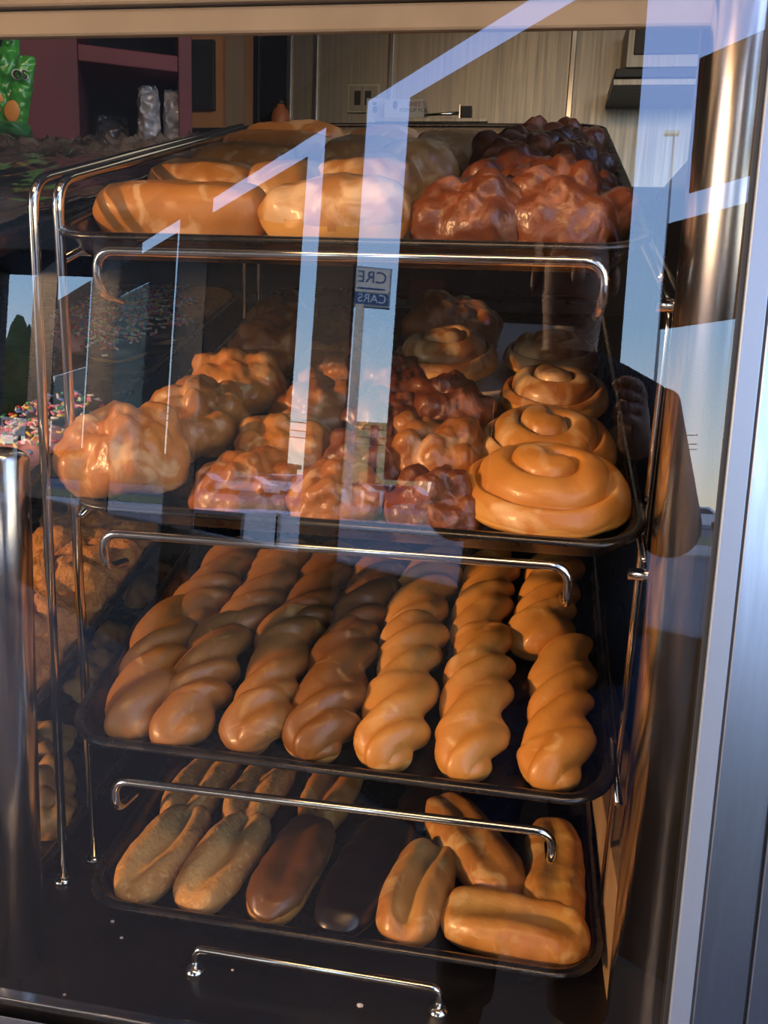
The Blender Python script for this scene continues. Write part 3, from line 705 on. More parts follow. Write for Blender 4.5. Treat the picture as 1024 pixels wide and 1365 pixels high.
# crumbs on the floor of the case
b = MB(); r_ = random.Random(4); D, Fi = ico(1)
for (x, y) in ((162,1250), (332,1275), (60,1330), (86,1326), (310,1293), (150,1228), (480,1340), (255,1296)):
    d = ray(x, y); p = EYE+d*((FLOOR+.001-ZC)/d[2]); s = r_.uniform(.001, .0024); b.add(D*np.array([s*1.4, s, s*.7])+p, Fi)
tag(b.build('crumbs', M['paper'], None, False), 'pale crumbs scattered on the dark case floor', 'crumbs', kind='stuff')

# ================================================================== plastic sheet and bags at the upper left
def sheet(name, u0, u1, v0, v1, T, hfun, m, label, nu=90, nv=130, seed=1):
    V, Fc = [], []
    for lay in (0, 1):
        for j in range(nv+1):
            for i in range(nu+1):
                u = u0+(u1-u0)*i/nu; v = v0+(v1-v0)*j/nv; V.append((u, v, hfun(u, v)-lay*.0012))
    n = (nu+1)*(nv+1)
    for j in range(nv):
        for i in range(nu):
            q = j*(nu+1)+i; Fc.append((q, q+1, q+nu+2, q+nu+1)); Fc.append((n+q, n+q+nu+1, n+q+nu+2, n+q+1))
    for i in range(nu): Fc += [(i, n+i, n+i+1, i+1), (nv*(nu+1)+i, nv*(nu+1)+i+1, n+nv*(nu+1)+i+1, n+nv*(nu+1)+i)]
    for j in range(nv): q = j*(nu+1); Fc += [(q, q+nu+1, n+q+nu+1, n+q), (q+nu, n+q+nu, n+q+2*nu+1, q+2*nu+1)]
    o = mo(name, V, Fc, M[m], None, True, T.M); tag(o, label, 'plastic sheet'); return o
def crump(u, v, s): return abs(mn.noise(Vector((u*s, v*s, 1.3))))+.5*abs(mn.noise(Vector((u*s*2.3, v*s*2.3, 4.1))))+.25*abs(mn.noise(Vector((u*s*5, v*s*5, 9.1))))
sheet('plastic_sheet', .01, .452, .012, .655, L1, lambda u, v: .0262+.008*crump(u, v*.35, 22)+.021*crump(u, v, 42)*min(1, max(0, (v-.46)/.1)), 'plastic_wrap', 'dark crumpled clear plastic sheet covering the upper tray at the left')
def pouch(w, h, d, seed, m, name, Mx, label, cat, group=None, tuft=.0):
    R, n = 40, 40; P = np.zeros((R, n, 3))
    for i in range(R):
        s = i/(R-1); q = abs(2*s-1); wd = w/2*(1-.16*q**3)*(1 if i not in (0, R-1) else .98); dp = d/2*max(.06, (1-q**3.0))
        th = np.linspace(0, 2*PI, n, endpoint=False)
        P[i, :, 0] = np.sign(np.cos(th))*abs(np.cos(th))**.7*wd; P[i, :, 1] = np.sin(th)*dp; P[i, :, 2] = s*h
    V, Fc = ringloft(P); V[:, 1] += nz(V, 5/w*.6, d*.22, seed)+nz(V, 14/w*.6, d*.10, seed+1); V[:, 0] += nz(V, 8/w*.5, w*.06, seed+2); V[:, 2] += nz(V, 7/w*.5, h*.04, seed+5)*(V[:, 2] > h*.5)
    o = mo(name, V, Fc, M[m], None, True, Mx); tag(o, label, cat, group); return o
def up_px(p_bot, p_top, Y, tilt=0.0):
    a, c = at(*p_bot, Y), at(*p_top, Y); return a, c
# green snack bags
for i, (pb, pt, w, lab, seed) in enumerate((((20,184), (37,72), .030, 'bright green snack bag with black letters, the shorter one nearest the maroon cabinet', 3), ((-2,180), (17,40), .030, 'bright green snack bag cut by the left edge of the photo', 5))):
    a, c = up_px(pb, pt, 1.36); h = c[2]-a[2]; lean = math.atan2(c[0]-a[0], h)
    Mx = Matrix.Translation(Vector(a)) @ Matrix.Rotation(lean, 4, 'Y') @ Matrix.Rotation(.25, 4, 'Z')
    o = pouch(w, h, .028, seed, 'green_bag', 'snack_bag', Mx, lab, 'snack bag', 'green snack bags')
    text('lettering', 'OS', .022 if i == 0 else .018, Matrix.Translation((.0, -.0185, h*(.74 if i == 0 else .93))) @ Matrix.Rotation(PI/2, 4, 'X') @ Matrix.Rotation(.25, 4, 'Z'), M['white_paint'], o, .0012)
    text('lettering', 'OS', .0185 if i == 0 else .015, Matrix.Translation((.0005, -.0205, h*(.74 if i == 0 else .93))) @ Matrix.Rotation(PI/2, 4, 'X') @ Matrix.Rotation(.25, 4, 'Z'), M['black_paint'], o, .0012)
    V, Fc = ico(3); mo('printed_spot', V*np.array([.013, .003, .017])+np.array([-.006, -.0135, h*.30]), Fc, M['orange_spot'], o)
a, c = up_px((12,190), (12,160), 1.33)
pouch(.075, .032, .05, 9, 'dark_green', 'snack_bag', Matrix.Translation(Vector(a)), 'dark green snack bag lying under the two upright bags', 'snack bag', 'green snack bags')
ledge = at(20, 190, 1.33)[2]
b = MB(); b.box(-1.4, -.62, 1.33-.03, 1.55, z_(.225), ledge, 0, .002); tag(b.build('wooden_ledge', M['tan_board'], None, False), 'ledge behind the left rack that the green snack bags stand on', 'ledge')

# ================================================================== maroon cabinet with bags
class Plane:
    def __init__(s, P, e): s.P = np.array(P, float); s.e = np.array([e[0], e[1], 0.])/math.hypot(*e); s.n = np.array([s.e[1], -s.e[0], 0])
    def px(s, x, y):
        d = ray(x, y); k = ((s.P-EYE)@s.n)/(d@s.n); X = EYE+d*k; return (X-s.P)@s.e, X[2]
    def M(s): return Matrix(((s.e[0], -s.n[0], 0, s.P[0]), (s.e[1], -s.n[1], 0, s.P[1]), (0, 0, 1, 0), (0, 0, 0, 1)))   # along, depth, up
CP = Plane(at(105, 178, 1.62), (.20, .09)); CM = CP.M()
cab = empty('wall_cabinet', Mx=CM); tag(cab, 'maroon open cabinet with a shelf and plastic bags inside', 'cabinet')
xa, zb = CP.px(107, 186); xr0, _ = CP.px(238, 120); xr1, _ = CP.px(256, 120); xl0, _ = CP.px(46, 120); _, zt = CP.px(170, -60); _, s0 = CP.px(105, 80); _, s1 = CP.px(104, 57)
zb -= .12
def cbox(name, *a): b = MB(); b.box(*a, 0, .002); return b.build(name, M['maroon'], cab, False)
cbox('side_panel', xl0-.05, xa, 0, .34, zb, zt); cbox('side_panel', xr0, xr1, 0, .34, zb, zt)
cbox('shelf', xa, xr0, .004, .34, s0, s1); cbox('bottom_panel', xa, xr0, .004, .34, zb, zb+.115); cbox('top_panel', xa, xr0, .004, .34, zt-.02, zt)
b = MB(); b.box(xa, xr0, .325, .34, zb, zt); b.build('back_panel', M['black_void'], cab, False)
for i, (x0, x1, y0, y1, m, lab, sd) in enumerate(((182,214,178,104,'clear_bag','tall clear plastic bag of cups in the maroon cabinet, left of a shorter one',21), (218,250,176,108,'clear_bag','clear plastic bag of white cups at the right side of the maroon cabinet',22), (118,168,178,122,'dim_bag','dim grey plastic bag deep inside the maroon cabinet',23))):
    sx0, _ = CP.px(x0, 150); sx1, _ = CP.px(x1, 150); _, hb = CP.px((x0+x1)/2, y0); _, ht = CP.px((x0+x1)/2, y1)
    hb = zb+.116
    pouch(sx1-sx0, ht-hb, .09, sd, m, 'plastic_bag', CM @ Matrix.Translation(((sx0+sx1)/2, .07 if i < 2 else .2, hb)), lab, 'plastic bag', 'plastic bags in the cabinet')
# ================================================================== back of the shop
def wbox(name, x0, x1, y0, y1, Y, dep, m, st=True, bev=0.0, parent=None):
    a, c = at(x0, y1, Y), at(x1, y0, Y); b = MB(); b.box(a[0], c[0], Y, Y+dep, a[2], c[2], 0, bev); o = b.build(name, M[m], parent, False)
    return struct(o) if st else o
b = MB(); b.box(-3.2, 2.2, 3.60, 3.66, 0, 2.7); struct(b.build('wall_north', M['black_void'], None, False))
o = wbox('wall_orange', 240, 326, -40, 260, 3.0, .10, 'orange_wall')
wbox('wall_tan', 300, 326, -40, 260, 2.99, .009, 'tan_wall')
pic = wbox('picture', 251, 285, 52, 146, 2.975, .02, 'black_paint', False, .002); tag(pic, 'dark framed picture on the orange wall beside the maroon cabinet', 'picture')
wbox('artwork', 257, 279, 60, 138, 2.972, .004, 'black_void', False, 0, pic)
wbox('trim_10', 343, 347, -30, 250, 3.3, .03, 'steel_brushed')
SW = 3.2
wbox('wall_steel', 386, 1100, -60, 330, SW, .05, 'steel_brushed')
for i, x in enumerate((386, 421, 521, 762)):
    a = at(x, 100, SW); b = MB(); b.box(a[0]-.010, a[0]+.010, SW-.012, SW-.0005, 1.0, 2.6, 0, .003); struct(b.build(f'trim_{11+i}', M['steel_post'], None, False))
# hood
hd = empty('vent_hood', Vector(at(850, 110, 3.0))); tag(hd, 'steel vent hood with a black underside at the upper right of the back wall', 'vent hood')
HI = hd.matrix_basis.inverted() if False else Matrix.Translation(-Vector(at(850, 110, 3.0)))
def hbox(name, x0, x1, y0, y1, Y, dep, m):
    a, c = at(x0, y1, Y), at(x1, y0, Y); b = MB(); b.box(a[0], c[0], Y, Y+dep, a[2], c[2], 0, .002); return b.build(name, M[m], hd, False, HI)
hbox('body', 834, 960, 20, 90, 3.0, .19, 'steel_brushed'); hbox('dark_panel', 845, 955, 30, 72, 2.992, .007, 'black_paint'); hbox('underside', 820, 965, 90, 103, 2.93, .26, 'black_paint'); hbox('lip', 817, 968, 104, 114, 2.93, .26, 'steel_brushed')
# outlet, notices, ledge
o = wbox('wall_outlet', 463, 506, 112, 150, SW-.012, .010, 'cream', False, .002); tag(o, 'cream wall outlet plate on the steel wall, left of the white notices', 'wall outlet')
wbox('cover', 465, 504, 114, 148, SW-.014, .003, 'steel_brushed', False, 0, o)
for x in (472, 486): wbox('socket', x, x+9, 121, 140, SW-.017, .004, 'black_paint', False, 0, o)
n1 = wbox('paper_notice', 488, 514, 131, 163, SW-.05, .003, 'paper', False); tag(n1, 'white paper notice with a small dark emblem left of the white foil carton', 'notice')
wbox('emblem', 497, 502, 136, 140, SW-.0512, .001, 'grey_ink', False, 0, n1); p = at(500, 146, SW-.051); V, Fc = ico(2); mo('emblem', V*np.array([.010, .0006, .012])+p, Fc, M['grey_ink'], n1)
n2 = wbox('foil_carton', 512, 566, 132, 157, SW-.10, .055, 'paper', False, .001); tag(n2, 'white foil carton with printed lines standing on the steel ledge', 'carton')
p = at(555, 139, SW-.1012); text('lettering', 'SHEET', .022, Matrix.Translation(Vector(p)) @ Matrix.Rotation(PI/2, 4, 'X'), M['red_ink'], n2, .0004)
p = at(552, 147, SW-.1012); text('lettering', 'POP-UP FOIL', .018, Matrix.Translation(Vector(p)) @ Matrix.Rotation(PI/2, 4, 'X'), M['grey_ink'], n2, .0004)
p = at(527, 140, SW-.1008); mo('emblem', V*np.array([.009, .0006, .014])+p, Fc, M['grey_ink'], n2)
a = at(556, 122, SW-.09)
wbox('steel_ledge', 500, 650, 157, 162, SW-.16, .158, 'steel_brushed', False, .001); tag(bpy.data.objects['steel_ledge'], 'narrow steel ledge on the back wall under the foil carton', 'ledge')
o = wbox('tool_holder', 612, 629, 141, 157, SW-.12, .05, 'black_paint', False, .001); tag(o, 'small dark holder with a steel edge at the right end of the steel ledge', 'holder'); wbox('edge', 612, 614, 139, 157, SW-.123, .01, 'chrome', False, 0, o)
o = empty('spatula', Vector(at(590, 155, SW-.13))); tag(o, 'long thin steel tool lying along the steel ledge', 'tool')
b = MB(); L_ = at(566, 155, SW-.13)-at(590, 155, SW-.13); R_ = at(612, 151, SW-.13)-at(590, 155, SW-.13); L_[2] = .004; R_[2] = .010; b.tube([L_, R_], [.004, .006], 8); b.build('handle', M['chrome'], o)
# orange bottle
pb = at(374, 186, 2.6); pt = at(374, 132, 2.6); h = pt[2]-pb[2]
o = empty('squeeze_bottle', Vector(pb)); tag(o, 'orange squeeze bottle with a dark cap in front of the dark doorway', 'bottle')
b = MB(); w = .028; pr = [(0, w*.9), (.01, w), (h*.55, w), (h*.72, w*.8), (h*.80, w*.45), (h*.86, w*.42)]; b.tube([(0, 0, q) for q, _ in pr], [r for _, r in pr], 24); b.build('bottle_body', M['orange_plastic'], o)
b = MB(); b.tube([(0,0,h*.86), (0,0,h*.93), (0,0,h)], [w*.45, w*.42, w*.12], 20); b.build('cap', M['black_paint'], o)
b = MB(); b.box(-1.2, -.30, 2.45, 2.75, 0, pb[2]-.0005, 0, .004); tag(b.build('counter', M['case_dark'], None, False), 'dark counter in front of the doorway, under the orange bottle', 'counter')
# ================================================================== room shell on the shop side
for nm, a in (('wall_left', (-3.26, -3.2, -1.0, 3.6, 0, 2.7)), ('wall_east', (2.2, 2.26, .55, 3.6, 0, 2.7)), ('ceiling', (-3.2, 2.2, .65, 3.6, 2.6, 2.7)), ('floor_shop', (-3.2, 2.2, 1.5, 3.6, -.02, 0))):
    b = MB(); b.box(*a); struct(b.build(nm, M['ceiling' if nm == 'ceiling' else 'floor_shop' if 'floor' in nm else 'wall_shop'], None, False))
# ================================================================== customer side: window front seen in the glass
Pq, dq, kq = refl(462, 400); KP = 1.35; Q1 = Pq+dq*(2.4*KP-kq)
d1 = refl(-250, 600)[1]; e1 = np.array([d1[0], d1[1]])/math.hypot(d1[0], d1[1])
# columns: along the window front (away from the case), towards the room, up
RIN = np.array([e1[1]*-1, e1[0]])
if RIN@np.array([0-Q1[0], .5-Q1[1]]) < 0: RIN = -RIN
PM = Matrix(((e1[0], RIN[0], 0, Q1[0]), (e1[1], RIN[1], 0, Q1[1]), (0, 0, 1, 0), (0, 0, 0, 1)))
def pbox(name, s0, s1, z0, z1, m, d0=-.05, d1_=.05, st=True, bev=.003):
    b = MB(); b.box(s0*KP, s1*KP, d0, d1_, z0, z1, 0, bev, PM); o = b.build(name, M[m], None, False); return struct(o) if st else o
q40 = refl(44, 400); S24 = float((((Q1-q40[0])@np.array([RIN[0], RIN[1], 0]))/(q40[1]@np.array([RIN[0], RIN[1], 0]))*q40[1]+q40[0]-Q1)@np.array([e1[0], e1[1], 0]))/KP
print('S24', S24)
for nm, s0, s1 in (('trim_21', -.03, .185), ('trim_22', 1.045, 1.372), ('trim_23', 2.17, 2.68), ('trim_24', 3.50, S24)): pbox(nm, s0, s1, 0, 2.84, 'mullion', -.012, .0)
pbox('wall_south', -2.2, 4.6, 0, z_(-.285*KP), 'mullion', -.06, .0)
pbox('trim_25', -2.2, 2.69, z_(1.0*KP), 2.84, 'mullion', -.02, .0)
for i, (s0, s1, z0, z1, lb) in enumerate(((-.985, -.25, -.05, .925, 'large dark poster on the shop window behind the photographer, mirrored over the cinnamon rolls'),
        (.284, 1.02, -.05, .930, 'dark poster on the shop window, mirrored over the left apple fritters'), (1.385, 1.705, -.05, .935, 'narrow dark poster on the shop window, mirrored over the sprinkled donuts'),
        (1.712, 2.165, .785, .935, 'low dark banner on the shop window above a pale flyer'),
        (1.712, 2.165, -.02, .780, 'pale flyer added to brighten the glass, mirrored right of the second chrome rod'),
        (2.70, 3.44, .485, .957, 'dark poster at the far left of the shop window, mirrored over the sprinkled donuts'),
        (2.70, 3.40, .03, .480, 'pale flyer added to brighten the far left glass, mirrored between the chrome rods'),
        (-1.42, -1.107, .466, .694, 'small dark sign on the shop window, upper one mirrored at the right post'), (-1.42, -1.068, .238, .423, 'small dark sign on the shop window, lower one mirrored at the right post'))):
    b = MB(); b.box(s0*KP, s1*KP, .001, .006, z_(z0*KP), z_(z1*KP), 0, .001, PM); fl = lb.startswith('pale'); o = b.build('added_flyer' if fl else 'window_poster', M['flyer' if fl else 'poster'], None, False); tag(o, lb, 'flyer' if fl else 'poster', 'added flyers on the shop window' if fl else 'posters on the shop window')
b = MB()                                      # ceiling over the customers, ending at the window front
ce = [PM @ Vector((s, 0, 0)) for s in (-2.2, 3.4)]
poly = [(ce[0].x, ce[0].y), (ce[1].x, ce[1].y), (-3.2, ce[1].y), (-3.2, .66), (ce[0].x, .66)]
n = len(poly); zc0, zc1 = 2.75, 2.85
V = [(x, y, zc0) for x, y in poly]+[(x, y, zc1) for x, y in poly]
struct(mo('ceiling_front', V, [tuple(range(n)), tuple(range(2*n-1, n-1, -1))]+[(k, n+k, n+(k+1) % n, (k+1) % n) for k in range(n)], M['ceiling'], None, False))
a = far(127, 336, 8); c = far(-420, 336, 8)   # made-up roof, added to block the mirrored sky at the upper left
po = empty('sky_block_roof', (a[0], a[1], 0)); tag(po, 'dark roof added to block the sky, mirrored at the upper left edge', 'roof')
b = MB(); b.box(-1.7, 0, -1.0, 0, a[2], a[2]+2.2, 0, .02); b.build('roof_slab', M['mullion'], po, False)
b = MB(); b.box(-1.65, -1.53, -.95, -.83, 0, a[2], 0, .01); b.build('post', M['mullion'], po, False)
b = MB(); b.box(-1.65, -1.53, -.2, -.08, 0, a[2], 0, .01); b.build('post', M['mullion'], po, False)
# ================================================================== the street
b = MB(); b.box(-140, 140, -160, 1.5, -.06, -.02); struct(b.build('ground', M['asphalt'], None, False))
b = MB(); b.box(-140, 140, -26.0, -19.5, -.02, .04); struct(b.build('path', M['concrete'], None, False))
b = MB(); b.box(-140, 140, -35.0, -26.0, -.02, .06); o = b.build('verge_grass', M['grass'], None, False); o['kind'] = 'stuff'; tag(o, 'dry grass verge across the street, mirrored in the glass', 'grass')
b = MB(); b.box(-140, 140, -66, -35.01, -.02, .03); struct(b.build('road', M['asphalt'], None, False))
def ground_pt(px, D):
    P, d, k = refl(px, 655); h = math.hypot(d[0], d[1]); q = P+d*(D/h); return Vector((q[0], q[1], 0))
def zat(px, py, D): return far(px, py, D)[2]
# yellow building
D = 85
a, c = (Vector((*far(x, 610, D)[:2], 0)) for x in (430, 557)); zt = zat(480, 566, D)
bd = empty('warehouse', Vector((min(a.x, c.x), a.y, 0))); tag(bd, 'pale yellow building with a dark vertical recess, mirrored beside the sign pole', 'building')
wid = abs(c.x-a.x)
b = MB(); b.box(0, wid, -14, 0, 0, zt, 0, .05); b.build('walls', M['stucco'], bd, False)
r0 = abs(far(494, 610, D)[0]-bd.location.x); r1 = abs(far(505, 610, D)[0]-bd.location.x); r0, r1 = min(r0, r1), max(r0, r1)
b = MB(); b.box(r0, r1, -.02, .12, .8, zt*.99, 0, .01); b.build('recess', M['stucco_dark'], bd, False)
b = MB(); b.box(-.2, wid+.2, -14.2, .2, zt, zt+.25, 0, .02); b.build('roof_edge', M['stucco'], bd, False)
def bush(name, px, D, h, w, label, m='leaf', group=None, seed=1, trunk=0.0, cat='bush'):
    g = ground_pt(px, D); o = empty(name, g); tag(o, label, cat, group)
    V, Fc = blob(.05, .05, .05, nb=22, seed=seed, sub=4, rmin=.012, rmax=.02, fine=.004); V = V-V.mean(0); V = V/np.abs(V).max(0)
    V = V*np.array([w/2, w/2, (h-trunk)/2])+np.array([0, 0, trunk+(h-trunk)/2]); mo('foliage', V, Fc, M[m], o)
    b = MB(); b.tube([(0,0,0), (0,0,trunk+(h-trunk)*.4)], [w*.06, w*.03], 10); b.build('trunk', M['bark'], o); return o
for i, x in enumerate((462, 476, 490, 504, 518, 532, 546)):
    bush('hedge_bush', x, 78+1.1*(i % 2), 1.7+.3*math.sin(i*3), 1.15, f'dark hedge bush before the yellow building, {ORD[i]} from the left', group='hedge before the yellow building', seed=30+i)
bush('street_tree', 20, 60, 11.0, 4.2, 'tall dark tree mirrored at the left edge beside the chrome rod', seed=41, trunk=1.5, cat='tree')
bush('street_tree', -70, 74, 8.0, 4.0, 'broad tree mirrored at the far left edge', seed=42, trunk=1.2, cat='tree')
# pole sign
D = 46; p0 = Vector((*far(479, 425, D)[:2], 0)); zs0, zs1 = zat(500, 410, D), zat(500, 357, D)
sg = empty('pole_sign', p0); tag(sg, 'tall pole sign with blue letters, mirrored in the middle of the glass', 'sign')
b = MB(); b.box(-.22, .22, -.22, .22, 0, zs0+.1, 0, .02); b.build('pole', M['pole_tan'], sg, False)
wl = (Vector((*far(521, 388, D)[:2], 0))-p0).length; SMx = Matrix.Rotation(math.radians(-14), 4, 'Z'); hs = zs1-zs0
zm = zs0+hs*.36
def sbox(name, x0, x1, y0, y1, z0, z1, m): b = MB(); b.box(x0, x1, y0, y1, z0, z1, 0, .02); return b.build(name, M[m], sg, False, SMx)
sbox('sign_frame', -2.2, wl, -.28, .14, zs0, zs1, 'news_grey'); sbox('upper_panel', -2.1, wl-.1, .12, .17, zm, zs1-.1, 'sign_cream'); sbox('lower_panel', -2.1, wl-.1, .12, .17, zs0+.12, zm-.05, 'sign_blue')
def stext(body, x, z, size, m): text('lettering', body, size, SMx @ Matrix.Translation((x, .18, z)) @ Matrix.Rotation(PI, 4, 'Z') @ Matrix.Rotation(PI/2, 4, 'X'), M[m], sg, .02)
stext('CRE', wl-1.10, (zm+zs1)/2+.1, .92, 'sign_blue'); stext('CARS & T', wl-1.62, (zs0+zm)/2+.03, .66, 'white_paint')
sbox('underline', wl-1.9, wl-.35, .16, .19, zm+.14, zm+.24, 'sign_blue')
# wires
for i, (ya, yb) in enumerate(((545, 550), (556, 562), (566, 569))):
    P0, P1 = far(150, ya-16, 66), far(930, yb+30, 66); b = MB(); b.tube([P0+(P1-P0)*k/12+np.array([0, 0, -1.2*math.sin(PI*k/12)]) for k in range(13)], .035, 6)
    tag(b.build('utility_wire', M['rubber']), f'utility wire across the street, {("upper", "middle", "lower")[i]} of three mirrored over the yellow building', 'wire', 'utility wires')
# cars
def car(px, D, col, ang, label, Lc=4.3, Wc=1.75, Hc=1.42, van=False):
    o = empty('car', ground_pt(px, D)); o.rotation_euler.z = ang; tag(o, label, 'car', 'parked cars across the street')
    pr = [(-.5,.22), (-.5,.52), (-.40,.62), (-.24,.66), (-.12,.98), (.18,1.0), (.34,.68), (.48,.60), (.5,.40), (.5,.22)] if not van else [(-.5,.2), (-.5,.55), (-.40,.62), (-.28,.98), (-.2,1.0), (.46,1.0), (.5,.9), (.5,.2)]
    def prof(pts, w, inset, z0=None):
        V = []; n = len(pts)
        for s in (-1, 1):
            for x, z in pts:
                k = 1-(.14 if z > .7 else 0); V.append((x*Lc, s*w/2*k, z*Hc))
        return V, [tuple(range(n-1, -1, -1)), tuple(range(n, 2*n))]+[(k, (k+1) % n, n+(k+1) % n, n+k) for k in range(n)]
    V, Fc = prof(pr, Wc, 0); mo('body', V, Fc, M[col], o, 'auto')
    gl = [(-.205,.70), (-.115,.94), (.165,.95), (.28,.70)] if not van else [(-.36,.66), (-.27,.94), (.42,.94), (.42,.66)]
    V, Fc = prof(gl, Wc*1.02, 0); mo('windows', V, Fc, M['car_glass'], o, False)
    for x in (-.31, .31):
        for s in (-1, 1):
            b = MB(); b.tube([(x*Lc, s*(Wc/2-.18), .31), (x*Lc, s*(Wc/2+.01), .31)], .31, 18); b.build('wheel', M['rubber'], o, 'auto')
    return o
car(540, 50, 'car_red', .25, 'bright red car mirrored low in the glass under the yellow building'); car(470, 55, 'car_maroon', .2, 'dark red car mirrored left of the bright red one'); car(508, 64, 'car_silver', .1, 'silver car mirrored behind the two red ones', Hc=1.5)
car(382, 74, 'car_white', .5, 'white van mirrored over the left apple fritters', 4.6, 1.9, 1.9, True); car(330, 60, 'car_silver', .1, 'grey car mirrored left of the white van'); car(930, 55, 'car_white', .3, 'white car mirrored low on the right steel post'); car(268, 64, 'car_maroon', .2, 'dark car mirrored behind a post at the left')
for i, x in enumerate((458, 484, 509)):
    b = MB(); g = ground_pt(x, 34); b.tube([g, g+Vector((0, 0, .98)), g+Vector((0, 0, 1.02))], [.07, .07, .03], 12); tag(b.build('bollard', M['white_paint']), f'slim white bollard across the street, {ORD[i]} from the left', 'bollard', 'white bollards')
# low tan store and the red lettered board at the left
D = 98; a, c = ground_pt(-60, D), ground_pt(412, D); zt = zat(330, 622, D)
ts = empty('store_building', Vector((min(a.x, c.x), a.y, 0))); tag(ts, 'low tan store mirrored behind the parked cars at the left', 'building'); wid = abs(c.x-a.x)
b = MB(); b.box(0, wid, -10, 0, 0, zt, 0, .05); b.build('walls', M['tan_store'], ts, False); b = MB(); b.box(-.4, wid+.4, -10.4, .6, zt, zt+.5, 0, .05); b.build('roof', M['news_brown'], ts, False)
D = 24; a = far(17, 580, D); c = far(17, 556, D); hh = c[2]-a[2]; g = ground_pt(17, D)
bs = empty('roadside_board', g); tag(bs, 'cream roadside board with red lettering mirrored at the left edge', 'sign')
b = MB(); b.box(-.75, .75, -.04, .04, a[2], c[2], 0, .01); b.build('board', M['sign_cream'], bs, False)
text('lettering', 'Z', hh*.8, Matrix.Translation((-.3, .05, (a[2]+c[2])/2)) @ Matrix.Rotation(PI, 4, 'Z') @ Matrix.Rotation(PI/2, 4, 'X'), M['car_red'], bs, .01)
b = MB(); b.box(-.05, .05, -.03, .03, 0, a[2], 0, .005); b.build('post', M['pole_tan'], bs, False)
# newspaper boxes by the window
for i, (px, m, lb) in enumerate(((314, 'news_pink', 'grey newspaper box with a pink card, mirrored left of another box'), (362, 'news_brown', 'grey newspaper box with a brown card, mirrored nearest the window post'))):
    D = 4.4+.75*i; g = ground_pt(px, D); zt = zat(px, 686, D); w = .17
    o = empty('newspaper_box', g); o.rotation_euler.z = .15; tag(o, lb, 'newspaper box', 'newspaper boxes')
    b = MB(); b.box(-w, w, -.2, .2, .30, zt-.25, 0, .01); b.build('box_body', M['news_grey'], o, False)
    b = MB(); b.box(-w*.92, w*.92, -.18, .19, zt-.25, zt, 0, .01); b.build('display_window', M['car_glass'], o, False)
    for s in (-1, 1): b = MB(); b.box(s*w-.012, s*w+.012, -.2, .215, zt-.26, zt+.02, 0, .002); b.build('frame_bar', M['white_paint'], o, False)
    b = MB(); b.box(-w, w, -.2, .21, zt, zt+.025, 0, .002); b.build('lid', M['white_paint'], o, False)
    b = MB(); b.box(-w*.7, w*.7, .2, .212, zt-.40, zt-.28, 0, .002); b.build('card', M[m], o, False)
    b = MB(); b.box(-.06, .06, -.06, .06, 0, .30, 0, .005); b.build('pedestal', M['news_grey'], o, False)
# street lamp mirrored at the upper right
D = 60; g = ground_pt(862, D); zt = zat(862, 182, D); o = empty('street_lamp', g); tag(o, 'slim street lamp mirrored above the right side of the topmost tray', 'street lamp')
b = MB(); b.tube([(0,0,0), (0,0,zt)], [.14, .07], 10); b.build('lamp_post', M['news_grey'], o); b = MB(); b.box(-.7, .3, -.25, .25, zt, zt+.25, 0, .05); b.build('lamp_head', M['white_paint'], o, False)

# ================================================================== the photographer, seen only in the glass
pe = empty('person', (.085, -.50, 0)); tag(pe, 'person in dark clothes holding up a phone, mirrored dimly in the glass', 'person'); pe.scale = (.94, .94, .92)
def skinned(name, pts, edges, rad, m, root, parent, sub=2):
    me = bpy.data.meshes.new(name); me.from_pydata(pts, edges, []); o = bpy.data.objects.new(name, me); COL.objects.link(o); o.parent = parent
    md = o.modifiers.new('skin', 'SKIN')
    for i, r in enumerate(rad): me.skin_vertices[0].data[i].radius = (r, r) if not isinstance(r, tuple) else r
    for i in range(len(pts)): me.skin_vertices[0].data[i].use_root = (i == root)
    md.use_smooth_shade = True; md.branch_smoothing = .4
    sb = o.modifiers.new('sub', 'SUBSURF'); sb.levels = sb.render_levels = sub; me.materials.append(M[m]); return o
P, E_, R_ = [], [], []
def pv(p, r, par=None):
    P.append(p); R_.append(r); i = len(P)-1
    if par is not None: E_.append((par, i))
    return i
# person faces +Y; body axis behind the phone
pel = pv((0, -.03, .93), (.155, .11)); wa = pv((0, -.03, 1.08), (.14, .10), pel); ch = pv((0, -.02, 1.28), (.165, .11), wa); nk0 = pv((0, -.01, 1.42), (.09, .075), ch); nk = pv((0, .005, 1.50), .055, nk0)
h1 = pv((0, .03, 1.585), (.070, .085), nk); h2 = pv((0, .025, 1.665), (.074, .092), h1); h3 = pv((0, .015, 1.72), (.055, .066), h2)
for s in (-1, 1):
    hip = pv((s*.09, -.03, .88), .090, pel); kn = pv((s*.11, .0, .49), .060, hip); cf = pv((s*.115, -.02, .34), .055, kn); an = pv((s*.12, -.03, .09), .038, cf); fo = pv((s*.14, .06, .045), .040, an); pv((s*.15, .14, .035), .030, fo)
    sh = pv((s*.165, -.02, 1.395), .058, ch); el = pv((s*.195, .14, 1.13), .042, sh); fa = pv((s*.12, .31, 1.20), .036, el); wr = pv((s*.075, .475, 1.285), .026, fa)
    pa = pv((s*.070, .497, 1.31), (.030, .016), wr)
    for j, (dz, ln) in enumerate(((.030, .034), (.012, .040), (-.006, .038), (-.022, .030))):
        k1 = pv((s*.072, .513, 1.316+dz), .0095, pa); k2 = pv((s*(.070-.4*ln), .525, 1.319+dz), .0088, k1); pv((s*(.070-.4*ln-.014), .524, 1.320+dz), .008, k2)
    t1 = pv((s*.058, .491, 1.335), .0105, pa); pv((s*.040, .499, 1.355), .009, t1)
body = skinned('body', P, E_, R_, 'skin', pel, pe)
